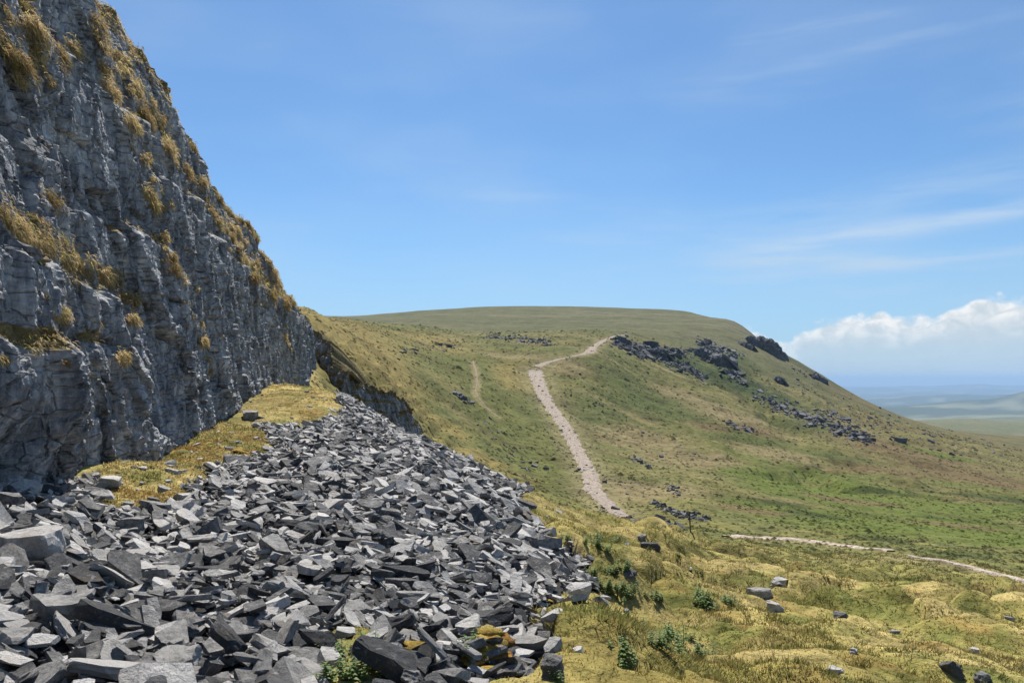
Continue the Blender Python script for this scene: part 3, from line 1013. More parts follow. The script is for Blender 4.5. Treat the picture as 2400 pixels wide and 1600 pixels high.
# the far end turns back into the hill
endp = cb[-1]
turn = np.array([[endp[0] - 0.8, endp[1] + 3.0, endp[2]], [endp[0] - 3.5, endp[1] + 5.5, endp[2] + 0.3], [endp[0] - 8, endp[1] + 7.5, endp[2] + 1]])
cb = np.concatenate([[[-5.0, -4.0, -1.4]], cb, turn])
segl = np.concatenate([[0], np.cumsum(np.linalg.norm(np.diff(cb[:, :2], axis=0), axis=1))])
Stot = segl[-1]
s_of_u = lambda u: np.interp(u, cz_u, segl[1:1 + len(cz_u)]) / Stot
ucols = np.concatenate([np.linspace(-1480, -60, 60), np.linspace(-45, 560, 330), np.linspace(561, 738, 170)])
scols = np.concatenate([[0, 0.02], s_of_u(ucols), np.linspace(s_of_u(738), 1, 16)[1:]])
zt_u = [-1500, 0, 150, 300, 450, 560, 640, 700, 738]
zt_z = [9.5, 10.4, 10.4, 10.4, 10.5, 10.2, 9.2, 7.6, 6.0]
su = lambda u: float(s_of_u(u))
ztop_main = lambda t: np.interp(t, [0] + [su(u) for u in zt_u] + [1], [8.5] + zt_z + [6.0]) + 0.5 * fbm(t * Stot / 3.0, t * 0, 3, 77)
me, CLIFF, CTONE = cliff_mesh("limestone_cliff", cb, ztop_main, scols, 470, 9.0, 300, lean=0.075,
                       ledges=[(1.9, 0.55, -0.2, su(370), 0.5), (4.1, 0.5, -0.2, su(230), 0.6), (3.4, 0.35, su(300), su(440), 0.6), (5.3, 0.55, su(440), su(720), 0.5), (6.8, 0.6, su(100), su(640), 0.7), (0.55, .25, -.2, su(330), .3)],
                       undercut=lambda t: 0.75 * (1 - sstep(su(60), su(330), t)))
put("limestone_cliff", me, M_CLIFF, kind="structure", label="tall grey limestone cliff with dry grass on its ledges")


# ------------------------------------------------------------------ small shapes
def stone_proto(seed, dims=(1, .6, .3), cuts=9, sub=0, rough=0.02):
    """an angular slab: a box with its corners and edges split off along random planes"""
    rd = random.Random(seed)
    bm = bmesh.new()
    bmesh.ops.create_cube(bm, size=1.0)
    for v in bm.verts:
        v.co = Vector((v.co.x * dims[0], v.co.y * dims[1], v.co.z * dims[2]))
        v.co += Vector((rd.uniform(-.07, .07), rd.uniform(-.06, .06), rd.uniform(-.045, .045)))
    for i in range(cuts):
        sx, sy, sz = rd.choice((-1, 1)), rd.choice((-1, 1)), rd.choice((-1, 1))
        kind = rd.random()
        n = Vector((sx * rd.uniform(.1, 1), sy * rd.uniform(.1, 1), sz * (rd.uniform(0.0, .35) if kind < .7 else rd.uniform(.6, 2.2))))
        n.normalize()
        sup = max(v.co.dot(n) for v in bm.verts)
        low = min(v.co.dot(n) for v in bm.verts)
        p = n * (sup - rd.uniform(.05, .24) * (sup - low))
        r = bmesh.ops.bisect_plane(bm, geom=bm.verts[:] + bm.edges[:] + bm.faces[:], dist=1e-5, plane_co=p, plane_no=n, clear_outer=True)
        ed = [e for e in r['geom_cut'] if isinstance(e, bmesh.types.BMEdge)]
        if ed:
            try:
                bmesh.ops.holes_fill(bm, edges=ed, sides=0)
            except Exception:
                pass
    bmesh.ops.remove_doubles(bm, verts=bm.verts[:], dist=0.015)
    if sub:
        bmesh.ops.triangulate(bm, faces=bm.faces[:])
        for _ in range(sub):
            bmesh.ops.subdivide_edges(bm, edges=[e for e in bm.edges if e.calc_length() > 0.10], cuts=1, use_grid_fill=True)
            bmesh.ops.triangulate(bm, faces=[f for f in bm.faces if len(f.verts) > 3])
        co = np.array([v.co[:] for v in bm.verts])
        lay = fbm(co[:, 0] * 1.3 + seed, np.floor(co[:, 2] * 14) * 3.7, 2, seed)
        nn = fbm(co[:, 0] * 4 + seed, co[:, 1] * 4 + co[:, 2] * 5, 3, seed + 1)
        bm.normal_update()
        for v, a, b_ in zip(bm.verts, lay, nn):
            h = Vector((v.normal.x, v.normal.y, v.normal.z * 0.6))
            v.co += h * (rough * 1.2 * a + rough * 1.6 * b_)
    bmesh.ops.triangulate(bm, faces=bm.faces[:])
    bmesh.ops.recalc_face_normals(bm, faces=bm.faces[:])
    V = np.array([v.co[:] for v in bm.verts])
    Fc = np.array([[v.index for v in f.verts] for f in bm.faces])
    bm.verts.index_update()
    Fc = np.array([[v.index for v in f.verts] for f in bm.faces])
    bm.free()
    return V, Fc


PROTO_LOW = [stone_proto(1500 + i, (1, RNG.uniform(.45, .8), RNG.uniform(.18, .40)), cuts=3 + i % 3) for i in range(16)]
PROTO = [stone_proto(1000 + i, (1, RNG.uniform(.45, .8), RNG.uniform(.2, .42)), cuts=7 + i % 4) for i in range(22)]


def rot_from(normal, yaw, roll=None):
    """(n,3,3) frames: z along the normal, x turned by yaw"""
    n = normal / np.linalg.norm(normal, axis=1, keepdims=True)
    h = np.stack([np.cos(yaw), np.sin(yaw), np.zeros_like(yaw)], -1)
    x = h - (h * n).sum(1, keepdims=True) * n
    x /= np.linalg.norm(x, axis=1, keepdims=True)
    y = np.cross(n, x)
    return np.stack([x, y, n], -1)


def join_instances(protos, which, pos, rot, scl, tone=None, cols=None):
    """one mesh out of many transformed copies"""
    vs, fs, ts, cs = [], [], [], []
    off = 0
    for k, (V, Fc) in enumerate(protos):
        idx = np.nonzero(which == k)[0]
        if len(idx) == 0:
            continue
        W = np.einsum('nij,nvj->nvi', rot[idx], V[None] * scl[idx][:, None, :]) + pos[idx][:, None]
        nv = len(V)
        vs.append(W.reshape(-1, 3))
        fs.append((Fc[None] + (off + np.arange(len(idx)) * nv)[:, None, None]).reshape(-1, Fc.shape[1]))
        off += nv * len(idx)
        if tone is not None:
            ts.append(np.repeat(tone[idx], nv))
        if cols is not None:
            cs.append(np.repeat(cols[idx], nv, 0))
    return np.concatenate(vs), np.concatenate(fs), (np.concatenate(ts) if ts else None), (np.concatenate(cs) if cs else None)


def ground_normal(x, y, e=0.25):
    e = e * np.maximum(1, np.asarray(y) / 15)
    dzx = (ground_xy(x + e, y) - ground_xy(x - e, y)) / (2 * e)
    dzy = (ground_xy(x, y + e) - ground_xy(x, y - e)) / (2 * e)
    n = np.stack([-dzx, -dzy, np.ones_like(dzx)], -1)
    return n / np.linalg.norm(n, axis=1, keepdims=True)


def ucol(u, d):
    return np.stack([bilin(CO[..., i], U, LND, np.asarray(u, float), np.log(np.asarray(d, float))) for i in range(3)], -1)


def blades(base, direc, length, width, droop, cols, rng):
    """bent blades of grass: base (n,3), direction, gravity bend"""
    n = len(base)
    direc = direc / np.linalg.norm(direc, axis=1, keepdims=True)
    side = np.cross(direc, np.array([0, 0, 1.0])) + rng.normal(0, .35, (n, 3))
    side /= np.linalg.norm(side, axis=1, keepdims=True) + 1e-9
    L = length[:, None]
    mid = base + direc * L * 0.55 - np.array([0, 0, 1.0]) * (droop[:, None] * L * 0.12)
    tip = base + direc * L * 0.95 - np.array([0, 0, 1.0]) * (droop[:, None] * L * 0.55)
    w = side * width[:, None] * 0.5
    V = np.stack([base - w, base + w, mid + w * 0.8, mid - w * 0.8, tip], 1)
    o = np.arange(n)[:, None] * 5
    q = o + np.array([[0, 1, 2, 3]])
    t = o + np.array([[3, 2, 4]])
    return V.reshape(-1, 3), [q, t], np.repeat(cols, 5, 0)


# ------------------------------------------------------------------ scree
scree_rows = np.nonzero((D > 1.0) & (D < 52))[0]
ra, rb = scree_rows[0], scree_rows[-1] + 1
keep = SD[ra:rb] > -0.02
nr, nc = rb - ra, len(U)
gf = grid_faces(nr, nc)
gf = gf[keep.ravel()[gf].all(1)]
sv = VV[ra:rb].reshape(-1, 3).copy()
sv[:, 2] += 0.03
used = np.unique(gf)
remap = -np.ones(len(sv), int)
remap[used] = np.arange(len(used))
m_rub, t_, b_ = new_mat("scree_fines_gap_shade")
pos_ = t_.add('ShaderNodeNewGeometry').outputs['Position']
t_.l.new(t_.ramp(t_.noise(pos_, 18, 5, .7), [(.35, (.02, .02, .02)), (.6, (.06, .058, .055)), (.75, (.12, .115, .105))]), b_.inputs['Base Color'])  # fines coloured extra dark: shade of the gaps between stones is painted in
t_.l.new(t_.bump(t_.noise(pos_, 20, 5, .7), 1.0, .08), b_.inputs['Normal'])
SCREE = put("scree", np_mesh("scree", sv[used], remap[gf], smooth=True), m_rub, kind="structure", label="slope of loose grey limestone scree below the cliff")


def sample_scree(n, u0, u1, d0, d1, edge=0.0, rng=RNG):
    us, ds = [], []
    c = 0
    while c < n:
        u = rng.uniform(u0, u1, n * 2)
        d = np.sqrt(rng.uniform(d0 * d0, d1 * d1, n * 2))
        s = scree_sd(u, np.log(d))
        k = s > edge
        us.append(u[k])
        ds.append(d[k])
        c += k.sum()
    return np.concatenate(us)[:n], np.concatenate(ds)[:n]


# boulders and slabs that stand out, kept clear of the general rubble: (u, v, width px, depth ratio, height ratio, yaw, tilt x, tilt y, tone, label)
STANDOUT = [
    (35, 1330, 165, .8, .62, 0.4, 0.05, -0.05, .62, "large pale boulder with a lit top at the left edge of the scree"),
    (105, 1300, 120, .7, .70, 1.1, 0.35, 0.25, .30, "dark shaded block leaning against the pale boulder at the left edge"),
    (300, 1418, 215, .55, .20, 0.12, 0.10, 0.03, .55, "long flat slab lying level across the near scree on the left"),
    (490, 1468, 95, .7, .35, 0.10, 0.16, 0.06, .98, "block with a bright white sunlit top in the near scree"),
    (325, 1258, 90, .6, .62, -0.05, -0.12, 0.0, .32, "upright dark block with a square front below the moss patch"),
    (200, 1262, 125, .8, .22, 0.25, 0.22, 0.10, .78, "broad pale flat slab near the foot of the cliff"),
    (245, 1146, 56, .8, .60, 0.3, 0.1, 0.1, .72, "rounded pale boulder beside the moss at the cliff foot"),
    (578, 980, 50, .8, .45, 0.1, 0.12, 0.05, .35, "angular dark block standing against the cliff foot above the scree"),
    (650, 1392, 130, .5, .28, -0.75, 0.2, -0.25, .45, "long grey slab tilted down to the right left of the dark hollow"),
    (720, 1418, 120, .42, .34, -0.70, 0.0, -0.35, .40, "leaning slab beside the dark hollow in the scree"),
    (735, 1530, 150, .45, .40, -0.85, 0.1, -0.2, .42, "long wedge stone sloping down beside the green nettles at the bottom"),
    (820, 1205, 110, .5, .20, -0.55, 0.15, -0.25, .66, "long smooth slab sloping down in the middle of the scree"),
    (862, 1235, 95, .5, .22, -0.6, 0.15, -0.3, .62, "slightly shorter slab next to the long smooth slab in mid scree"),
    (1018, 1066, 46, .8, .62, 0.3, 0.05, 0.1, .12, "dark square block on the skyline of the scree"),
    (1345, 1394, 125, .4, .24, -0.05, 0.08, -0.05, .70, "long pale stone at the right tip of the scree"),
    (1000, 1570, 130, .45, .22, 0.0, 0.2, 0.06, .80, "pale flat slab among the moss at the bottom of the scree"),
    (1105, 1490, 90, .7, .5, -0.5, 0.3, -0.25, .60, "thick pale block leaning right near the lower edge of the scree"),
    (985, 1468, 115, .5, .3, 0.0, 0.1, 0.03, .70, "pale slab over a dark gap near the lower edge of the scree"),
    (240, 1560, 135, .7, .55, -0.3, -0.1, 0.1, .45, "big wedge shaped grey block at the bottom left"),
    (165, 1470, 150, .55, .3, 0.05, 0.15, -0.04, .50, "thick grey slab under the long flat slab at lower left"),
    (350, 1520, 110, .6, .32, 0.1, 0.2, 0.0, .75, "pale flat topped slab near the bottom left of the scree"),
    (560, 1500, 130, .4, .35, -0.15, 0.5, -0.1, .28, "dark slab standing on edge right of the white topped block"),
    (640, 1560, 100, .5, .75, -0.4, 0.2, -0.2, .25, "dark pointed stone standing up at the bottom of the scree"),
]
st_pos = []
BIGP = [stone_proto(2000 + i, (1, 1, 1), cuts=8 + i % 3, sub=3, rough=0.022) for i in range(8)]
for i, (u, v, wpx, dr, hr, yaw, tx, ty, tone, lab) in enumerate(STANDOUT):
    p = hit(u, v)
    w = wpx * p.y / F
    st_pos.append((p.x, p.y, w))
    V, Fc = stone_proto(3000 + i * 7, (1, dr, hr * .85), cuts=15, sub=3, rough=0.035)
    me = np_mesh("scree_boulder", V * w, Fc, tone=np.full(len(V), 0.5))
    o = put("scree_boulder", me, M_STONE, label=lab, cat="boulder")
    o.location = (p.x, p.y + 0.12 * w, p.z + 0.42 * hr * w * 0.8)
    o.rotation_euler = (tx, ty, yaw)
    tone += .12
    o.color = (tone, tone, tone, 1)
st_pos = np.array(st_pos)

NST = 27000
su_, sd_ = sample_scree(NST, -330, 1430, 2.4, 49)
sx_ = (su_ - 1200) / F * sd_
L = np.exp(RNG.normal(math.log(0.124), 0.58, NST))
L = np.clip(L, 0.06, 0.43)
L = np.where((su_ > 980) & (sd_ < 9), np.minimum(L, 0.24), L)
L = np.where(sd_ > 22, np.maximum(L, 0.11), L)
# not under the stand-out stones
dm = np.min(np.hypot(sx_[:, None] - st_pos[None, :, 0], (sd_[:, None] - st_pos[None, :, 1])) - 0.42 * st_pos[None, :, 2], axis=1)
ok = (dm > 0.0) | (L < 0.2)
su_, sd_, sx_, L = su_[ok], sd_[ok], sx_[ok], L[ok]
NST = len(L)
gn = ground_normal(sx_, sd_, 0.5)
tilt = RNG.normal(0, 0.34, (NST, 3))
tilt[RNG.random(NST) < 0.15] *= 2.4
tilt[:, 2] = np.abs(tilt[:, 2]) * 0.2
nrm = gn + tilt + np.array([0.03, -0.10, 0])
yaw = np.where(RNG.random(NST) < 0.62, RNG.normal(-0.62, 0.5, NST), RNG.uniform(-np.pi, np.pi, NST))
ROT = rot_from(nrm, yaw)
scl = np.stack([L * RNG.uniform(1.0, 1.45, NST), L * RNG.uniform(.65, 1.1, NST), L * RNG.uniform(.38, 1.0, NST)], -1)
zz = ground_xy(sx_, sd_) + 0.03 + RNG.uniform(-0.05, 0.10, NST) + 0.16 * L
pos = np.stack([sx_, sd_, zz], -1)
tone_s = np.clip(RNG.normal(0.47, 0.34, NST), 0, 1.1)
which = RNG.integers(0, len(PROTO), NST)
vis = (su_ > -10) & (su_ < 1440) & ((HV - zz / sd_ * F) < 1620)
rank = np.argsort(-(L / sd_ * vis))
big = rank[:300]
rest = rank[300:]
# the 300 that show largest are single stones
mid_meshes = []
for i in range(14):
    V, Fc = stone_proto(4000 + i, (1, RNG.uniform(.45, .8), RNG.uniform(.2, .42)), cuts=11 + i % 5, sub=2, rough=0.032)
    me = np_mesh("stone", V, Fc, tone=np.full(len(V), 0.5))
    me.materials.append(M_STONE)
    mid_meshes.append(me)
for k in big:
    o = put("stone", mid_meshes[int(which[k]) % 14], parent=SCREE)
    M = Matrix([list(r) for r in ROT[k]]).to_4x4()
    o.matrix_basis = Matrix.Translation(Vector(pos[k])) @ M @ Matrix.Diagonal((*scl[k], 1))
    t = float(tone_s[k])
    o.color = (t, t, t, 1)
low_ = L < 0.19
wh2 = np.where(low_, which % 16, which + 16)
V, Fc, T, _ = join_instances(PROTO_LOW + PROTO, wh2[rest], pos[rest], ROT[rest], scl[rest], tone=tone_s[rest])
o = put("rubble", np_mesh("rubble", V, Fc, tone=T), M_STONE, parent=SCREE, kind="stuff")
o.color = (.5, .5, .5, 1)

# stones that strayed on to the moss beside the scree
nx_ = 900
uu = RNG.uniform(150, 1560, nx_)
dd = np.exp(RNG.uniform(math.log(4.2), math.log(34), nx_))
s_ = scree_sd(uu, np.log(dd))
k = (s_ < 0.0) & (RNG.random(nx_) < np.exp(s_ / 0.13) * 0.8)
uu, dd = uu[k], dd[k]
ub = RNG.uniform(200, 820, 420)
db = np.exp(RNG.uniform(math.log(11), math.log(60), 420))
kb = (poly_sd(ub, np.log(db), MOSS_FOOT) > 0) | (poly_sd(ub, np.log(db), MOSS_UPPER) > 0)
kb &= RNG.random(420) < .85
uu = np.concatenate([uu, ub[kb]])
dd = np.concatenate([dd, db[kb]])
n = len(uu)
xx = (uu - 1200) / F * dd
Ls = np.clip(np.exp(RNG.normal(math.log(.15), .4, n)), .06, .4)
ps = np.stack([xx, dd, ground_xy(xx, dd) + 0.1 * Ls], -1)
V, Fc, T, _ = join_instances(PROTO, RNG.integers(0, 22, n), ps, rot_from(ground_normal(xx, dd) + RNG.normal(0, .2, (n, 3)), RNG.uniform(-3, 3, n)), Ls[:, None] * np.ones((1, 3)), tone=RNG.uniform(.3, .9, n))
o = put("stray_stones", np_mesh("stray_stones", V, Fc, tone=T), M_STONE, parent=SCREE, kind="stuff")
o.color = (.5, .5, .5, 1)


# ------------------------------------------------------------------ moss cushions in the scree
def cushion_proto(seed):
    bm = bmesh.new()
    bmesh.ops.create_icosphere(bm, subdivisions=2, radius=1)
    co = np.array([v.co[:] for v in bm.verts])
    n1 = fbm(co[:, 0] * 1.6 + seed, co[:, 1] * 1.6 + co[:, 2], 3, seed)
    for v, a in zip(bm.verts, n1):
        v.co *= 1 + 0.45 * a
        v.co.z = max(v.co.z, -0.15) * 0.5
    V = np.array([v.co[:] for v in bm.verts])
    bm.verts.index_update()
    Fc = np.array([[v.index for v in f.verts] for f in bm.faces])
    bm.free()
    return V, Fc


CUSH = [cushion_proto(i) for i in range(5)]
n = 420
uu, dd = sample_scree(n, 150, 1420, 3.6, 30, -0.02)
s_ = scree_sd(uu, np.log(dd))
k = (RNG.random(n) < 0.25 + 0.75 * np.exp(-s_ / 0.10))
uu, dd = uu[k], dd[k]
for (a, b_, r_, m_) in [(620, 1137, 34, 16), (575, 1060, 36, 18), (690, 1060, 18, 8), (1080, 1128, 18, 4), (515, 1395, 14, 4), (140, 1395, 16, 4), (500, 1420, 10, 3), (1165, 1530, 60, 14), (1110, 1570, 50, 10), (1000, 1520, 50, 8), (1210, 1400, 40, 8)]:
    for _ in range(m_):
        p = hit(a + RNG.normal(0, r_ * .6), b_ + RNG.normal(0, r_ * .3))
        uu = np.append(uu, p.x / p.y * F + 1200)
        dd = np.append(dd, p.y)
n = len(uu)
xx = (uu - 1200) / F * dd
R_ = np.exp(RNG.normal(math.log(.05), .30, n))
ps = np.stack([xx, dd, ground_xy(xx, dd) + 0.05], -1)
cc_ = np.where(RNG.random(n)[:, None] < 0.45, C(.36, .18, .035), C(.38, .26, .05)) * RNG.uniform(.6, 1.1, (n, 1))
V, Fc, _, CC = join_instances(CUSH, RNG.integers(0, 5, n), ps, rot_from(ground_normal(xx, dd), RNG.uniform(-3, 3, n)), np.stack([R_ * RNG.uniform(.8, 1.7, n), R_, R_ * RNG.uniform(.6, 1.2, n)], -1), cols=cc_)
m_cush, t_, b_ = new_mat("orange_moss")
pos_ = t_.add('ShaderNodeNewGeometry').outputs['Position']
nn_ = t_.noise(pos_, 55, 4, .7)
fv = t_.maprange(nn_, .3, .7, .55, 1.35, False)
cmb = t_.add('ShaderNodeCombineColor')
for i in range(3):
    t_.l.new(fv, cmb.inputs[i])
t_.l.new(t_.mix(1.0, attr(t_, 'col'), cmb.outputs[0], 'MULTIPLY'), b_.inputs['Base Color'])
t_.l.new(t_.bump(nn_, 1.0, .03), b_.inputs['Normal'])
put("moss_between_stones", np_mesh("moss_between_stones", V, Fc, CC, smooth=True), m_cush, kind="stuff")

def mounds(name, uu, dd, rr, cc):
    n = len(uu)
    xx = (uu - 1200) / F * dd
    ps = np.stack([xx, dd, ground_xy(xx, dd) - 0.04 * rr / .2], -1)
    V, Fc, _, CC = join_instances(CUSH, RNG.integers(0, 5, n), ps, rot_from(ground_normal(xx, dd), RNG.uniform(-3, 3, n)), np.stack([rr * RNG.uniform(.9, 1.7, n), rr, rr * RNG.uniform(.4, .9, n)], -1), cols=cc)
    put(name, np_mesh(name, V, Fc, CC, smooth=True), m_cush, kind="stuff")


uu = RNG.uniform(180, 830, 900)
dd = np.exp(RNG.uniform(math.log(10.5), math.log(70), 900))
k = (poly_sd(uu, np.log(dd), MOSS_FOOT) > -.04) | (poly_sd(uu, np.log(dd), MOSS_UPPER) > -.03)
uu, dd = uu[k], dd[k]
mc = np.where(RNG.random((len(uu), 1)) < .5, C(.30, .235, .08), C(.20, .18, .055)) * RNG.uniform(.7, 1.15, (len(uu), 1))
mounds("moss_mounds_under_cliff", uu, dd, np.exp(RNG.normal(math.log(.075), .4, len(uu))) * (dd / 16) ** .5, mc)
# ------------------------------------------------------------------ short moss and grass on the near ground
def sample_near(n, u0, u1, d0, d1):
    u = RNG.uniform(u0, u1, n)
    d = np.exp(RNG.uniform(math.log(d0), math.log(d1), n))
    return u, d


def spikes(base, direc, length, width, cols, rng):
    n = len(base)
    direc = direc / np.linalg.norm(direc, axis=1, keepdims=True)
    side = np.cross(direc, rng.normal(0, 1, (n, 3)))
    side /= np.linalg.norm(side, axis=1, keepdims=True) + 1e-9
    w = side * width[:, None] * 0.5
    V = np.stack([base - w, base + w, base + direc * length[:, None]], 1).reshape(-1, 3)
    return V, [np.arange(3 * n).reshape(-1, 3)], np.repeat(cols, 3, 0)


def turf_blades(name, u, d, per, ln, wd, up, colf, kind_mat):
    n = len(u)
    x = (u - 1200) / F * d
    u = np.repeat(u, per)
    d = np.repeat(d, per)
    x = np.repeat(x, per)
    sz = np.repeat(RNG.uniform(.6, 1.4, n), per)
    sp = ln(d) * 0.6
    x = x + RNG.normal(0, 1, len(x)) * sp
    y = d + RNG.normal(0, 1, len(x)) * sp
    z = ground_xy(x, y)
    base = np.stack([x, y, z - 0.01], -1)
    dr = ground_normal(x, y) * up + RNG.normal(0, .55, (len(x), 3)) + np.array([.15, -.15, 0])
    cols = colf(u, d) * np.repeat(RNG.uniform(.8, 1.25, (n, 1)), per, 0) * RNG.uniform(.88, 1.12, (len(x), 1))
    V, Fs, cc = spikes(base, dr, ln(d) * sz * RNG.uniform(.6, 1.2, len(x)), wd(d) * 1.3, cols, RNG)
    return put(name, np_mesh(name, V, Fs, cc), kind_mat, kind="stuff")


u1_, d1_ = sample_near(72000, 560, 2560, 3.4, 44)
okm = scree_sd(u1_, np.log(d1_)) < -0.01
okm &= (u1_ > 1000) | (poly_sd(u1_, np.log(d1_), MOSS_GAP) > -.1) | (poly_sd(u1_, np.log(d1_), MOSS_UPPER) > 0)
turf_blades("moss_turf", u1_[okm], d1_[okm], 4, lambda d: 0.013 + 0.0014 * d, lambda d: 0.006 + 0.0012 * d, 0.9, ucol, M_MOSS)
u2_, d2_ = sample_near(9000, 180, 620, 10.5, 30)
okm = (poly_sd(u2_, np.log(d2_), MOSS_FOOT) > -0.05)
turf_blades("moss_under_cliff", u2_[okm], d2_[okm], 5, lambda d: 0.022 + 0.0030 * d, lambda d: 0.006 + 0.0013 * d, 0.8, ucol, M_MOSS)

# longer grass standing in tufts
u3_, d3_ = sample_near(7600, 1200, 2560, 4.6, 46)
x3_ = (u3_ - 1200) / F * d3_
okm = (scree_sd(u3_, np.log(d3_)) < -0.03) & (RNG.random(7600) < .12 + 1.1 * sstep(-.05, .4, fbm(x3_ / 2.2, d3_ / 2.2, 3, 444)))
turf_blades("grass_tufts", u3_[okm], d3_[okm], 16, lambda d: 0.045 + 0.0030 * d, lambda d: 0.004 + 0.0009 * d, 1.3,
            lambda u, d: 0.45 * ucol(u, d) + 0.55 * np.where((np.floor(u * 7.3) % 3 == 0)[:, None], C(.27, .21, .085), C(.10, .125, .035)), M_MOSS)

# ------------------------------------------------------------------ tussocks over the hill
ang = np.linspace(0, 2 * np.pi, 6)[:-1]
TP = []
for i in range(4):
    rr = RNG.uniform(.7, 1.2, 5)
    V = np.concatenate([np.stack([np.cos(ang) * rr, np.sin(ang) * rr, np.full(5, -.15)], -1), [[RNG.normal(0, .25), RNG.normal(0, .25), .7]]])
    TP.append((V, np.array([[j, (j + 1) % 5, 5] for j in range(5)])))
n = 24000
uu = RNG.uniform(640, 2560, n)
dd = np.exp(RNG.uniform(math.log(42), math.log(420), n))
xx = (uu - 1200) / F * dd
dens = fbm(xx / 14, dd / 14, 3, 201)
k = RNG.random(n) < 0.35 + 1.2 * sstep(-0.25, 0.4, dens)
uu, dd, xx = uu[k], dd[k], xx[k]
n = len(uu)
R_ = (0.09 + 0.0013 * dd) * np.exp(RNG.normal(0, .35, n))
cc_ = ucol(uu, dd) * RNG.uniform(.58, 1.05, (n, 1))
ps = np.stack([xx, dd, ground_xy(xx, dd)], -1)
V, Fc, _, CC = join_instances(TP, RNG.integers(0, 4, n), ps, rot_from(np.tile([0, 0, 1.0], (n, 1)) + 0.4 * ground_normal(xx, dd), RNG.uniform(-3, 3, n)), np.stack([R_ * 1.25, R_, R_ * RNG.uniform(.5, 1.0, n)], -1), cols=cc_)
put("hill_tussocks", np_mesh("hill_tussocks", V, Fc, CC, smooth=False), M_TURF, kind="stuff")

# ------------------------------------------------------------------ paths
m_path, t_, b_ = new_mat("worn_path")
pos_ = t_.add('ShaderNodeNewGeometry').outputs['Position']
pn = t_.noise(pos_, 2.2, 5, .7)
t_.l.new(t_.mix(1.0, t_.ramp(pn, [(.34, (.12, .095, .065)), (.48, (.30, .238, .19)), (.68, (.42, .355, .305))]), attr(t_, 'col'), 'MULTIPLY'), b_.inputs['Base Color'])
t_.l.new(t_.bump(pn, 1.0, .4), b_.inputs['Normal'])


def path_strip(name, label, pts, tint=(1, 1, 1), lift=0.10, nl=260, seed=0):
    cen = []
    wid = []
    for (u, v, w) in pts:
        p = hit(u, v, 14.0)
        cen.append((p.x, p.y))
        wid.append(w * p.y / F)
    cen = np.array(cen)
    wid = np.array(wid)
    s = np.concatenate([[0], np.cumsum(np.linalg.norm(np.diff(cen, axis=0), axis=1))])
    ss = np.linspace(0, s[-1], nl)
    cx_ = np.interp(ss, s, cen[:, 0])
    cy_ = np.interp(ss, s, cen[:, 1])
    k = 9
    ker = np.ones(k) / k
    cx_ = np.convolve(np.pad(cx_, k // 2, 'edge'), ker, 'valid')
    cy_ = np.convolve(np.pad(cy_, k // 2, 'edge'), ker, 'valid')
    w = np.interp(ss, s, wid)
    tx = np.gradient(cx_)
    ty = np.gradient(cy_)
    ln = np.hypot(tx, ty) + 1e-9
    # image-horizontal width: spread across the view so that the width measured in the photo holds
    nx, ny = ty / ln, -tx / ln
    fac = np.clip(1 / np.maximum(np.abs(nx), 0.35), 1, 2.8)
    ac_ = np.linspace(-1, 1, 9)
    e1 = 1 + 0.75 * fbm(ss / 3.0, ss * 0 + seed, 4, 400 + seed)
    e2 = 1 + 0.75 * fbm(ss / 3.0, ss * 0 + seed + 5, 4, 410 + seed)
    o = np.where(ac_[None] < 0, ac_[None] * e1[:, None], ac_[None] * e2[:, None]) * (w / 2 / 1.0)[:, None]
    X = cx_[:, None] + nx[:, None] * o
    Y = cy_[:, None] + ny[:, None] * o
    Z = ground_xy(X, Y) + lift * np.where(np.abs(ac_)[None] > .95, -1.0, 1.0) + 0.05 * fbm(X / 1.2, Y / 1.2, 2, 420 + seed)
    P = np.stack([X, Y, Z], -1)
    me = np_mesh(name, P.reshape(-1, 3), grid_faces(nl, 9), np.broadcast_to(C(*tint), (nl * 9, 3)), smooth=True)
    put(name, me, m_path, kind="structure", label=label)
    return cx_, cy_, w


for name_, lab_, pts_, tint_, lift_, nl_, sd2_ in PATH_SPECS:
    path_strip(name_, lab_, pts_, tint_, lift_, nl_, sd2_)

# ------------------------------------------------------------------ crags on the hills
def crag(name, label, pts, seed, cols=70, rows=26, back=3.0, grain=1.6, amp=1.0, lean=0.15, d_over=None, sink=1.0):
    B, T = [], []
    for i, (u, vf, vt) in enumerate(pts):
        if d_over is None:
            p = hit(u, vf, 60)
        else:
            d = d_over[i]
            p = Vector(((u - 1200) / F * d, d, (HV - vf) / F * d))
        B.append((p.x, p.y, p.z))
        T.append((HV - vt) / F * (p.y + 0.5))
    B = np.array(B)
    s = np.concatenate([[0], np.cumsum(np.linalg.norm(np.diff(B[:, :2], axis=0), axis=1))])
    s /= s[-1]
    T = np.array(T)
    H = max(1.0, (T - B[:, 2]).max())
    zt = lambda t: np.interp(t, s, T) + 0.16 * H * fbm(t * 9, t * 0, 4, seed) + 0.08 * H * fbm(t * 70, t * 0, 2, seed + 1)
    me, P, tn = cliff_mesh(name, B, zt, np.linspace(0, 1, cols), rows, back, seed, lean=lean, amp=amp, grain=grain, sink=sink, nback=8, top_rise=0.05, to_ground=True)
    return me, P, tn


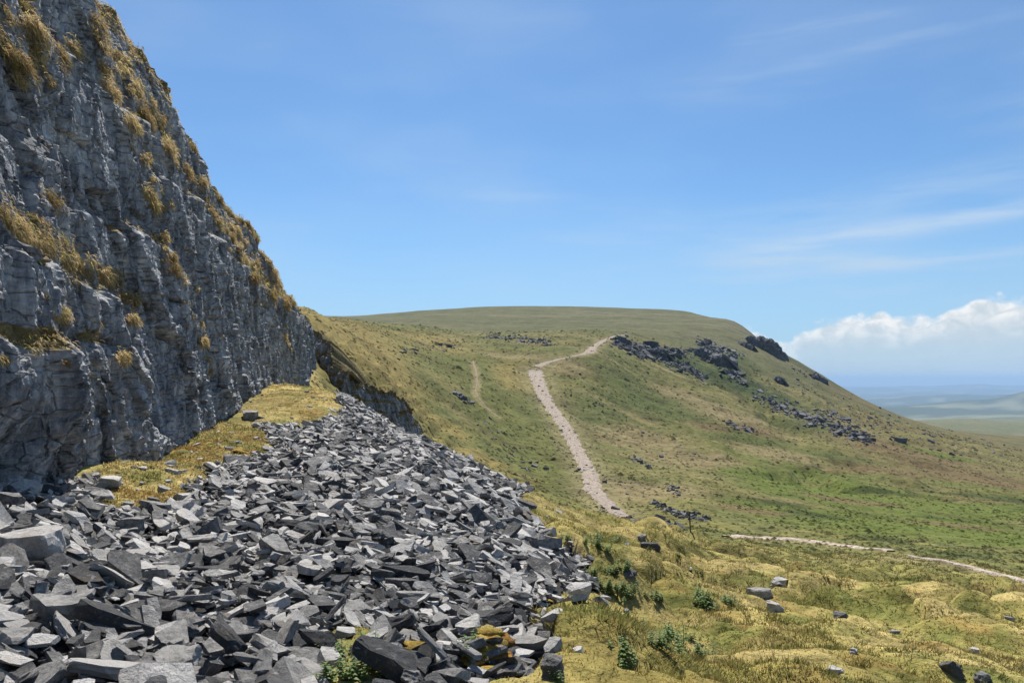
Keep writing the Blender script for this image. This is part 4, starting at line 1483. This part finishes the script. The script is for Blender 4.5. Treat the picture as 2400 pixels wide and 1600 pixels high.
me, CRAG, CRT = crag("limestone_crag", "", [(716, 872, 770), (745, 900, 800), (775, 930, 862), (812, 965, 872), (850, 990, 893), (890, 1015, 905), (930, 1035, 915), (965, 1055, 938), (992, 1068, 985), (1004, 1062, 1010)],
               500, cols=300, rows=90, back=6, grain=0.9, lean=0.10, d_over=[84, 81, 78, 77, 78, 79.5, 81, 83, 86, 92], sink=2.0, amp=1.25)
put("limestone_crag", me, M_CLIFF, label="dark low limestone crag behind the scree crest", cat="crag")
FAR_CRAGS = [
    ("largest dark crag on the skyline at the hill's shoulder", [(1750, 803, 783), (1780, 816, 782), (1810, 832, 788), (1834, 842, 802), (1850, 846, 830)], 8),
    ("small dark outcrop just left of the skyline crag", [(1728, 802, 796), (1746, 815, 797), (1763, 822, 803)], 4),
    ("square rock nose jutting from the hill's descending skyline", [(1900, 882, 872), (1922, 893, 872), (1938, 900, 880)], 5),
    ("lone dark rock on the slope below the skyline crag", [(1812, 888, 876), (1828, 900, 877), (1840, 903, 888)], 3),
    ("left one of the two dark rock steps beside the path top", [(1506, 822, 806), (1530, 830, 806), (1552, 842, 808), (1566, 846, 818)], 5),
    ("right one of the two dark rock steps beside the path top", [(1570, 822, 810), (1586, 829, 808), (1602, 832, 817)], 4),
    ("tumbled blocky crag above the long boulder field", [(1630, 832, 802), (1662, 846, 806), (1690, 860, 818), (1716, 864, 834), (1728, 854, 840)], 6),
    ("low dark rock step at the foot of the blocky crag", [(1702, 878, 862), (1724, 881, 861), (1747, 880, 869)], 4),
]
for i, (lab, pts, bk) in enumerate(FAR_CRAGS):
    kf = .82 if i == 0 else .66
    pts = [(a_, b_, b_ - kf * (b_ - c_)) for a_, b_, c_ in pts]
    me, P, tn = crag("rock_outcrop", lab, pts, 520 + i * 9, cols=60, rows=22, back=bk * 1.6, grain=2.4, amp=1.9, sink=2.5)
    put("rock_outcrop", me, M_FARSTONE, label=lab, cat="rock outcrop")

# boulder fields: centre line in the photograph, spread, number, size in metres
FIELDS = [
    ([(1450, 805), (1490, 825), (1525, 838)], 9, 150, 1.5), ([(1440, 800), (1500, 812), (1570, 824), (1640, 828), (1725, 848)], 9, 330, 1.9), ([(1640, 800), (1680, 818), (1735, 835)], 9, 120, 1.9), ([(1500, 830), (1560, 845), (1620, 858)], 8, 120, 1.6), ([(1740, 790), (1800, 812), (1850, 838)], 7, 90, 1.9), ([(1850, 860), (1935, 892)], 7, 30, 2.0), ([(1570, 852), (1610, 868), (1660, 888)], 10, 150, 1.3), ([(1640, 815), (1680, 840), (1720, 850)], 16, 200, 1.9),
    ([(1700, 870), (1740, 900)], 10, 60, 1.5), ([(1770, 925), (1830, 955), (1900, 985), (1960, 1005), (2040, 1028)], 13, 620, 1.15), ([(1920, 968), (1965, 980), (2000, 1000)], 10, 130, 1.2),
    ([(1700, 990), (1740, 1003), (1765, 1012)], 5, 80, .8), ([(1140, 788), (1200, 795), (1290, 803)], 7, 260, 1.0), ([(2000, 990), (2200, 1030), (2330, 1050)], 28, 110, 1.3),
    ([(1530, 1180), (1580, 1202)], 6, 110, .38), ([(1580, 1205), (1660, 1216)], 6, 120, .36), ([(1530, 1222), (1600, 1240)], 5, 130, .36), ([(1480, 1075), (1530, 1095)], 6, 45, .5), ([(1560, 1140), (1600, 1160)], 6, 40, .4),
    ([(1060, 920), (1085, 935), (1110, 945)], 5, 60, .7), ([(930, 830), (1000, 815), (1080, 810)], 10, 60, .8), ([(1130, 985), (1200, 1060), (1250, 1110)], 26, 90, .38),
    ([(1400, 1190), (1480, 1215), (1530, 1222)], 7, 70, .3), ([(1850, 880), (2000, 960), (2100, 1000)], 30, 90, 1.1), ([(1300, 860), (1400, 900), (1600, 1080)], 60, 70, .5),
    ([(1380, 1100), (1450, 1130), (1520, 1150)], 20, 50, .3), ([(1250, 880), (1300, 1000), (1380, 1150)], 22, 160, .32),
]
P_, S_, B_ = [], [], []
for line, spr, cnt, size in FIELDS:
    line = np.array(line, float)
    s = np.concatenate([[0], np.cumsum(np.linalg.norm(np.diff(line, axis=0), axis=1))])
    q = RNG.uniform(0, s[-1], cnt)
    a = np.interp(q, s, line[:, 0]) + RNG.normal(0, spr * .6, cnt)
    b = np.interp(q, s, line[:, 1]) + RNG.normal(0, spr * .6, cnt)
    for x, y in zip(a, b):
        p = hit(x, y, 40)
        if p.y > 900:
            continue
        P_.append(p[:])
        S_.append(size * math.exp(RNG.normal(-.35, .5)))
P_ = np.array(P_)
S_ = np.array(S_)
n = len(P_)
P_[:, 2] += 0.12 * S_
V, Fc, T, _ = join_instances(PROTO_LOW, RNG.integers(0, 16, n), P_, rot_from(ground_normal(P_[:, 0], P_[:, 1]) + RNG.normal(0, .3, (n, 3)), RNG.uniform(-3, 3, n)),
                             S_[:, None] * np.stack([np.ones(n), RNG.uniform(.9, 1.3, n), RNG.uniform(1.0, 1.9, n)], -1), tone=np.clip(RNG.normal(.5, .25, n) + .35 * (S_ < .6), 0, 1.2))
o = put("hill_boulder_fields", np_mesh("hill_boulder_fields", V, Fc, tone=T), M_FARSTONE, kind="stuff")
o.color = (.5, .5, .5, 1)

# ------------------------------------------------------------------ boulders on the moss, right
MOSSB = [
    (1297, 1588, 66, .7, .95, .5, .1, -.1, .28, "dark pointed stone standing in the moss right of the scree"),
    (1476, 1352, 44, .6, .40, 0, .1, 0, .30, "dark flat slab on the moss beside the green nettles"),
    (1503, 1264, 26, .7, .5, .3, 0, 0, .45, "small grey rock above the pair of dark stones"),
    (1513, 1283, 26, .7, .6, .2, 0, 0, .10, "left one of the two dark stones at the end of the moss bank"),
    (1536, 1290, 30, .8, .75, -.3, 0, 0, .15, "right one of the two dark stones at the end of the moss bank"),
    (1838, 1376, 62, .5, .34, 0, 0, 0, .75, "pale low boulder on the green belt, highest of three close rocks"),
    (1782, 1400, 50, .6, .50, .2, 0.1, 0, .55, "grey low rock left of the pale boulder, widest of three close rocks"),
    (1814, 1434, 44, .6, .75, .3, .1, .2, .85, "pale upright pitted rock in the middle of the moss slope"),
    (1972, 1446, 36, .6, .40, 0, 0, 0, .22, "dark low rock in a green hollow right of centre"),
    (2226, 1574, 52, .8, .80, .1, -.1, 0, .20, "dark boulder with a lit edge near the bottom right"),
    (2302, 1598, 48, .8, .55, .1, 0, 0, .40, "squat boulder at the very bottom right"),
    (2288, 1532, 22, .7, .8, 0, 0, 0, .85, "small white stone above the two boulders at bottom right"),
    (1958, 1574, 36, .7, .40, 0, .1, 0, .90, "small white flat stone near the bottom edge"),
    (2002, 1532, 20, .8, .8, 0, 0, 0, .60, "small grey stone on the rim of a dark hollow"),
    (2098, 1482, 32, .7, .28, 0, 0, 0, .70, "flat pale stone level with the moss on the right"),
    (1622, 1335, 16, .7, .4, 0, 0, 0, .98, "small bright white stone on the moss bank below the post"),
    (2365, 1452, 24, .6, .4, 0, 0, 0, .80, "pale stone near the right edge below the gravel path"),
    (1468, 1437, 22, .7, .5, 0, 0, 0, .50, "small brown grey stone on the moss right of the scree tip"),
]
for i, (u, v, wpx, dr, hr, yaw, tx, ty, tone, lab) in enumerate(MOSSB):
    p = hit(u, v)
    w = wpx * p.y / F * 1.08
    V, Fc = stone_proto(5000 + i * 5, (1, dr, hr), cuts=18, sub=3, rough=0.06)
    o = put("moss_boulder", np_mesh("moss_boulder", V * w, Fc, tone=np.full(len(V), .5)), M_STONE, label=lab, cat="boulder")
    o.location = (p.x, p.y + .15 * w, p.z + .13 * hr * w)
    o.rotation_euler = (tx, ty, yaw)
    o.color = (tone, tone, tone, 1)

# ------------------------------------------------------------------ waymark post
p = hit(1618, 1246)
h = 47 * p.y / F
pr = 1.5 * p.y / F
bm = bmesh.new()
ring = []
for k, (z, r) in enumerate([(-.25, pr), (0, pr), (h * .5, pr * .95), (h * .96, pr * .92), (h, pr * .65)]):
    vs = [bm.verts.new((r * math.cos(a) + 0.004 * math.sin(5 * z + a), r * math.sin(a), z)) for a in np.linspace(0, 2 * math.pi, 9)[:-1]]
    if ring:
        for j in range(8):
            bm.faces.new((ring[j], ring[(j + 1) % 8], vs[(j + 1) % 8], vs[j]))
    ring = vs
bm.faces.new(ring)
me = bpy.data.meshes.new("marker_post")
bm.to_mesh(me)
bm.free()
m_wood, t_, b_ = new_mat("old_wood")
tc_ = t_.add('ShaderNodeTexCoord').outputs['Object']
mp_ = t_.add('ShaderNodeMapping')
mp_.inputs['Scale'].default_value = (20, 20, 1.5)
t_.l.new(tc_, mp_.inputs[0])
t_.l.new(t_.ramp(t_.noise(mp_.outputs[0], 3, 4, .6), [(.3, (.03, .025, .015)), (.7, (.10, .085, .05))]), b_.inputs['Base Color'])
o = put("marker_post", me, m_wood, label="thin dark wooden post standing near the foot of the footpath", cat="post", loc=p)
o.rotation_euler = (0, math.radians(-2.5), 0)

# ------------------------------------------------------------------ nettles
def nettle_meshes(seed, stems=7, h=0.34):
    rg = np.random.default_rng(seed)
    sv_, sf_, lv_, lf_, lc_ = [], [], [], [], []
    so = lo = 0
    for _ in range(stems):
        b = np.array([rg.normal(0, .09), rg.normal(0, .09), -0.02])
        hh = h * rg.uniform(.55, 1.1)
        lean_ = np.array([rg.normal(0, .12), rg.normal(0, .12), 1.0])
        tip = b + lean_ * hh
        for k in range(3):
            a = k * 2.094
            o_ = np.array([math.cos(a), math.sin(a), 0]) * .006
            sv_ += [b + o_, tip + o_ * .4]
        for k in range(3):
            a, c = so + 2 * k, so + 2 * ((k + 1) % 3)
            sf_.append([a, c, c + 1, a + 1])
        so += 6
        nl = 7
        for k in range(nl):
            t = 0.18 + 0.8 * k / (nl - 1)
            c0 = b + (tip - b) * t
            a0 = rg.uniform(0, 6.28) if k == 0 else a0 + 1.57
            ll = (0.085 - 0.045 * t) * rg.uniform(.8, 1.3)
            for s in (0, math.pi):
                d_ = np.array([math.cos(a0 + s), math.sin(a0 + s), .25])
                sd2 = np.array([-math.sin(a0 + s), math.cos(a0 + s), 0]) * ll * .36
                lv_ += [c0, c0 + d_ * ll * .45 + sd2, c0 + d_ * ll * .45 - sd2, c0 + d_ * ll + np.array([0, 0, -.45 * ll])]
                lf_ += [[lo, lo + 2, lo + 3, lo + 1]]
                cc0 = C(.15, .215, .065) * rg.uniform(.7, 1.5)
                lc_ += [cc0] * 4
                lo += 4
    ms = np_mesh("stems", np.array(sv_), np.array(sf_), np.tile(C(.12, .15, .04), (len(sv_), 1)))
    ml = np_mesh("foliage", np.array(lv_), np.array(lf_), np.array(lc_))
    ms.materials.append(M_LEAF)
    ml.materials.append(M_LEAF)
    return ms, ml


NET = [nettle_meshes(i, 6 + i, .30 + .03 * i) for i in range(4)]
ORD = ['first', 'second', 'third', 'fourth', 'fifth', 'sixth', 'seventh', 'eighth', 'ninth', 'tenth']
NETTLES = [
    ("among the stones at the bottom of the scree", "nettles at the bottom of the scree", [(765, 1530, 1), (795, 1545, 1), (808, 1580, 1), (862, 1515, 1), (868, 1560, 1), (845, 1590, 1), (785, 1590, .9)]),
    ("in the moss gap between the lower scree stones", "nettles between the lower scree stones", [(1105, 1535, 1), (1120, 1555, .8)]),
    ("on the moss right of the scree edge", "nettles right of the scree edge", [(1255, 1250, 1), (1285, 1265, 1), (1330, 1270, 1), (1370, 1275, 1.1), (1405, 1280, 1.2), (1420, 1290, 1.2), (1445, 1272, 1), (1300, 1285, .8), (1400, 1262, 1)]),
    ("in the dense patch beside the scree tip", "nettles above the scree tip", [(1380, 1365, 1.1), (1400, 1375, 1.1), (1415, 1385, 1.2), (1430, 1392, 1.1), (1450, 1380, 1), (1395, 1350, 1), (1440, 1345, 1.2), (1460, 1335, 1.2), (1470, 1405, 1), (1480, 1392, .9)]),
    ("in the bushy group amid the moss slope", "nettle bushes on the moss", [(1645, 1415, 1.7), (1660, 1425, 1.6), (1640, 1400, 1.3), (1710, 1420, 1.3), (1700, 1410, 1.0), (1530, 1400, 1.1), (1545, 1412, 1.0)]),
    ("low on the moss slope near the bottom edge", "nettles low on the moss slope", [(1545, 1520, 1.2), (1560, 1500, 1.3), (1595, 1515, 1.0), (1635, 1540, 1.2), (1620, 1500, .8), (1470, 1545, 1), (1460, 1560, .9), (1300, 1590, .6), (1575, 1488, 1)]),
]
k = 0
for lab, grp, spots in NETTLES:
    for q_i, (u, v, s) in enumerate(sorted(spots)):
        nth = 'leftmost' if q_i == 0 else 'rightmost' if q_i == len(spots) - 1 else ORD[q_i] + ' from left'
        p = hit(u, v)
        e = put("nettle", None, label="green nettle, " + nth + ", " + lab, cat="nettle", group=grp, loc=p)
        e.rotation_euler = (0, 0, k * 1.7)
        s2 = s * (0.8 + 0.3 * ((k * 37) % 10) / 10) * (0.44 if p.y < 9 else 0.52)
        e.scale = (s2 * 1.3, s2 * 1.3, s2 * .75)
        ms, ml = NET[k % 4]
        put("stems", ms, parent=e, kind="stuff")
        put("foliage", ml, parent=e, kind="stuff")
        k += 1

# ------------------------------------------------------------------ dry grass on the cliff
CU = CLIFF[..., 0] / np.maximum(CLIFF[..., 1], .1) * F + 1200
CV = HV - CLIFF[..., 2] / np.maximum(CLIFF[..., 1], .1) * F


def cliff_at(u, v):
    m = (CU - u) ** 2 + (CV - v) ** 2 + np.where(CLIFF[..., 1] < 2, 1e9, 0)
    i = np.argsort(m.ravel())[:24]
    pts = CLIFF.reshape(-1, 3)[i]
    return pts[np.argmin(pts[:, 1])]


def clump(rg, p, rpx, nb, colr, along=1.4):
    """blades that spill over a ledge round p"""
    R = rpx * p[1] / F
    t = np.array([-.26, .97, 0])
    out = np.array([.97, .2, 0])
    a = rg.normal(0, .42 * along, nb) * R * 1.4
    b = rg.uniform(-.30, .25, nb) * R
    c = rg.normal(0, .22, nb) * R
    base = p + t * a[:, None] + out * (b[:, None] - 0.05) + np.array([0, 0, 1.0]) * c[:, None]
    dr = out * rg.uniform(.1, 1.0, nb)[:, None] + np.array([0, 0, 1.0]) * rg.uniform(-.9, .55, nb)[:, None] + t * rg.normal(0, .6, nb)[:, None]
    ln = R * rg.uniform(.18, .55, nb)
    cols = colr * rg.uniform(.55, 1.35, (nb, 1)) * np.where(rg.random((nb, 1)) < .22, C(.68, .95, .55), 1.0)
    return blades(base, dr, ln, np.full(nb, .004 + .0008 * p[1]), rg.uniform(.6, 1.6, nb), cols, rg)


GOLD = C(.52, .375, .195)
MAIN_CLUMPS = [
    (50, 530, 62, "big golden grass clump on the lowest wide ledge at the left edge"), (110, 570, 52, "golden grass clump hanging right of the big clump on the wide ledge"),
    (128, 470, 50, "brown grass clump on a knob just above the wide ledge"), (200, 618, 52, "golden grass clump in the middle of the long sloping ledge"),
    (262, 655, 48, "golden grass clump near the lower end of the long sloping ledge"), (362, 455, 42, "pale golden grass clump alone on the middle of the cliff"),
    (418, 635, 38, "brown grass clump in a crack at mid cliff"), (300, 832, 36, "pale golden grass tuft low on the cliff above the moss"),
    (150, 730, 36, "short dry grass clump below the long ledge"), (320, 745, 30, "small dry grass clump below the end of the long ledge"),
    (60, 150, 52, "brown grass clump high on the cliff at the left edge"), (95, 75, 48, "dry grass clump highest on the cliff near the top left"),
    (345, 275, 42, "reddish brown grass clump high on the cliff face"), (488, 800, 26, "narrow strip of yellow grass low on the right part of the cliff"),
]
for i, (u, v, r, lab) in enumerate(MAIN_CLUMPS):
    rg = np.random.default_rng(600 + i)
    V, Fs, cc = clump(rg, cliff_at(u, v), r * .85, 1500, GOLD if i not in (2, 6, 10, 12) else C(.30, .20, .09))
    put("grass_clump", np_mesh("grass_clump", V, Fs, cc), M_GRASS, label=lab, cat="grass clump")
vs, q_, t_l, cs = [], [], [], []
off = 0


def add_clump(p, r, nb, col, rg, along=1.4):
    global off
    V, Fs, cc = clump(rg, p, r, nb, col, along)
    vs.append(V)
    q_.append(Fs[0] + off)
    t_l.append(Fs[1] + off)
    cs.append(cc)
    off += len(V)


rg = np.random.default_rng(77)
MINOR = [(20, 30, 40), (75, 30, 40), (15, 105, 45), (60, 185, 30), (190, 120, 40), (150, 130, 42), (270, 212, 40), (255, 165, 25), (320, 292, 36), (405, 340, 36), (325, 205, 36), (380, 485, 36), (20, 500, 45),
         (300, 692, 32), (330, 705, 22), (225, 762, 28), (20, 838, 26), (165, 852, 18), (210, 872, 18), (480, 760, 16), (497, 840, 20), (505, 875, 18), (545, 560, 28), (575, 610, 30), (602, 650, 28), (640, 690, 32), (672, 712, 26),
         (668, 792, 22), (410, 605, 26), (395, 560, 20), (372, 810, 10), (640, 900, 12), (465, 680, 12), (540, 500, 22), (520, 470, 20), (620, 560, 20), (440, 400, 26), (455, 350, 24), (300, 150, 30), (240, 60, 34), (360, 240, 26), (480, 430, 22), (650, 640, 24), (690, 710, 20), (560, 540, 20)]
for (u, v, r) in MINOR:
    add_clump(cliff_at(u, v), r, int(180 + r * 9), GOLD if rg.random() < .6 else C(.32, .215, .095), rg)
LEDGES = [([(0, 470), (60, 520), (130, 560), (200, 612), (260, 655), (330, 702)], 34, 46), ([(480, 470), (560, 560), (610, 640), (690, 720)], 20, 60), ([(0, 20), (60, 70), (120, 160), (135, 235)], 32, 22),
          ([(225, 90), (300, 170), (360, 250), (420, 330)], 26, 34), ([(300, 260), (335, 340), (400, 490)], 22, 14), ([(380, 540), (400, 600), (432, 662)], 18, 12), ([(440, 690), (480, 780), (502, 875)], 11, 22),
          ([(660, 750), (682, 830)], 11, 8), ([(430, 380), (500, 480), (560, 600)], 16, 16), ([(140, 700), (170, 750), (230, 770)], 18, 8), ([(560, 470), (620, 560), (665, 660)], 15, 24)]
for line, r0_, cnt in LEDGES:
    line = np.array(line, float)
    sl = np.concatenate([[0], np.cumsum(np.linalg.norm(np.diff(line, axis=0), axis=1))])
    for q in rg.uniform(0, sl[-1], int(cnt * 1.45)):
        a = np.interp(q, sl, line[:, 0]) + rg.normal(0, r0_ * .4)
        b = np.interp(q, sl, line[:, 1]) + rg.normal(0, r0_ * .4)
        add_clump(cliff_at(a, b), r0_ * rg.uniform(.35, 1.15), 100, (GOLD if rg.random() < .6 else C(.42, .28, .12)) * rg.uniform(.75, 1.1), rg, 1.5)
# fringe wherever soil lies on the rock
cand = np.argwhere((CTONE > 0.5) & (CU > -60) & (CU < 760) & (CV > -60) & (CLIFF[..., 1] > 3))
for i, j in cand[rg.integers(0, len(cand), 1300)]:
    p = CLIFF[i, j]
    add_clump(p, rg.uniform(.10, .26) * F / p[1], 26, GOLD * rg.uniform(.6, 1.05), rg, 1.8)
rimj = np.nonzero((CU[469] > -80) & (CU[469] < 745) & (CLIFF[469, :, 1] > 4))[0]
for j in rg.choice(rimj, 440):
    p = CLIFF[468 - rg.integers(0, 30), j]
    add_clump(p + np.array([0, 0, .05]), rg.uniform(.16, .34) * F / p[1], 46, GOLD * rg.uniform(.6, 1.0), rg, 1.8)
put("cliff_grass", np_mesh("cliff_grass", np.concatenate(vs), [np.concatenate(q_), np.concatenate(t_l)], np.concatenate(cs)), M_GRASS, kind="stuff")


# ------------------------------------------------------------------ the air
def haze_box():
    x0, x1, y0, y1, z0, z1 = -42000, 42000, -200, 41000, -620, float(ZZ[D < 3000].max()) + 6
    v = np.array([(x, y, z) for z in (z0, z1) for y in (y0, y1) for x in (x0, x1)], float)
    f = np.array([[0, 2, 3, 1], [4, 5, 7, 6], [0, 1, 5, 4], [2, 6, 7, 3], [0, 4, 6, 2], [1, 3, 7, 5]])
    m = bpy.data.materials.new("hazy_air")
    m.use_nodes = True
    t = NT(m.node_tree)
    t.n.clear()
    o = t.add('ShaderNodeOutputMaterial')
    pv = t.add('ShaderNodeVolumePrincipled')
    pv.inputs['Color'].default_value = (.49, .72, 1.0, 1)
    pv.inputs['Density'].default_value = 7.5e-5
    t.l.new(pv.outputs[0], o.inputs['Volume'])
    put("haze", np_mesh("haze", v, f), m, kind="stuff")


haze_box()
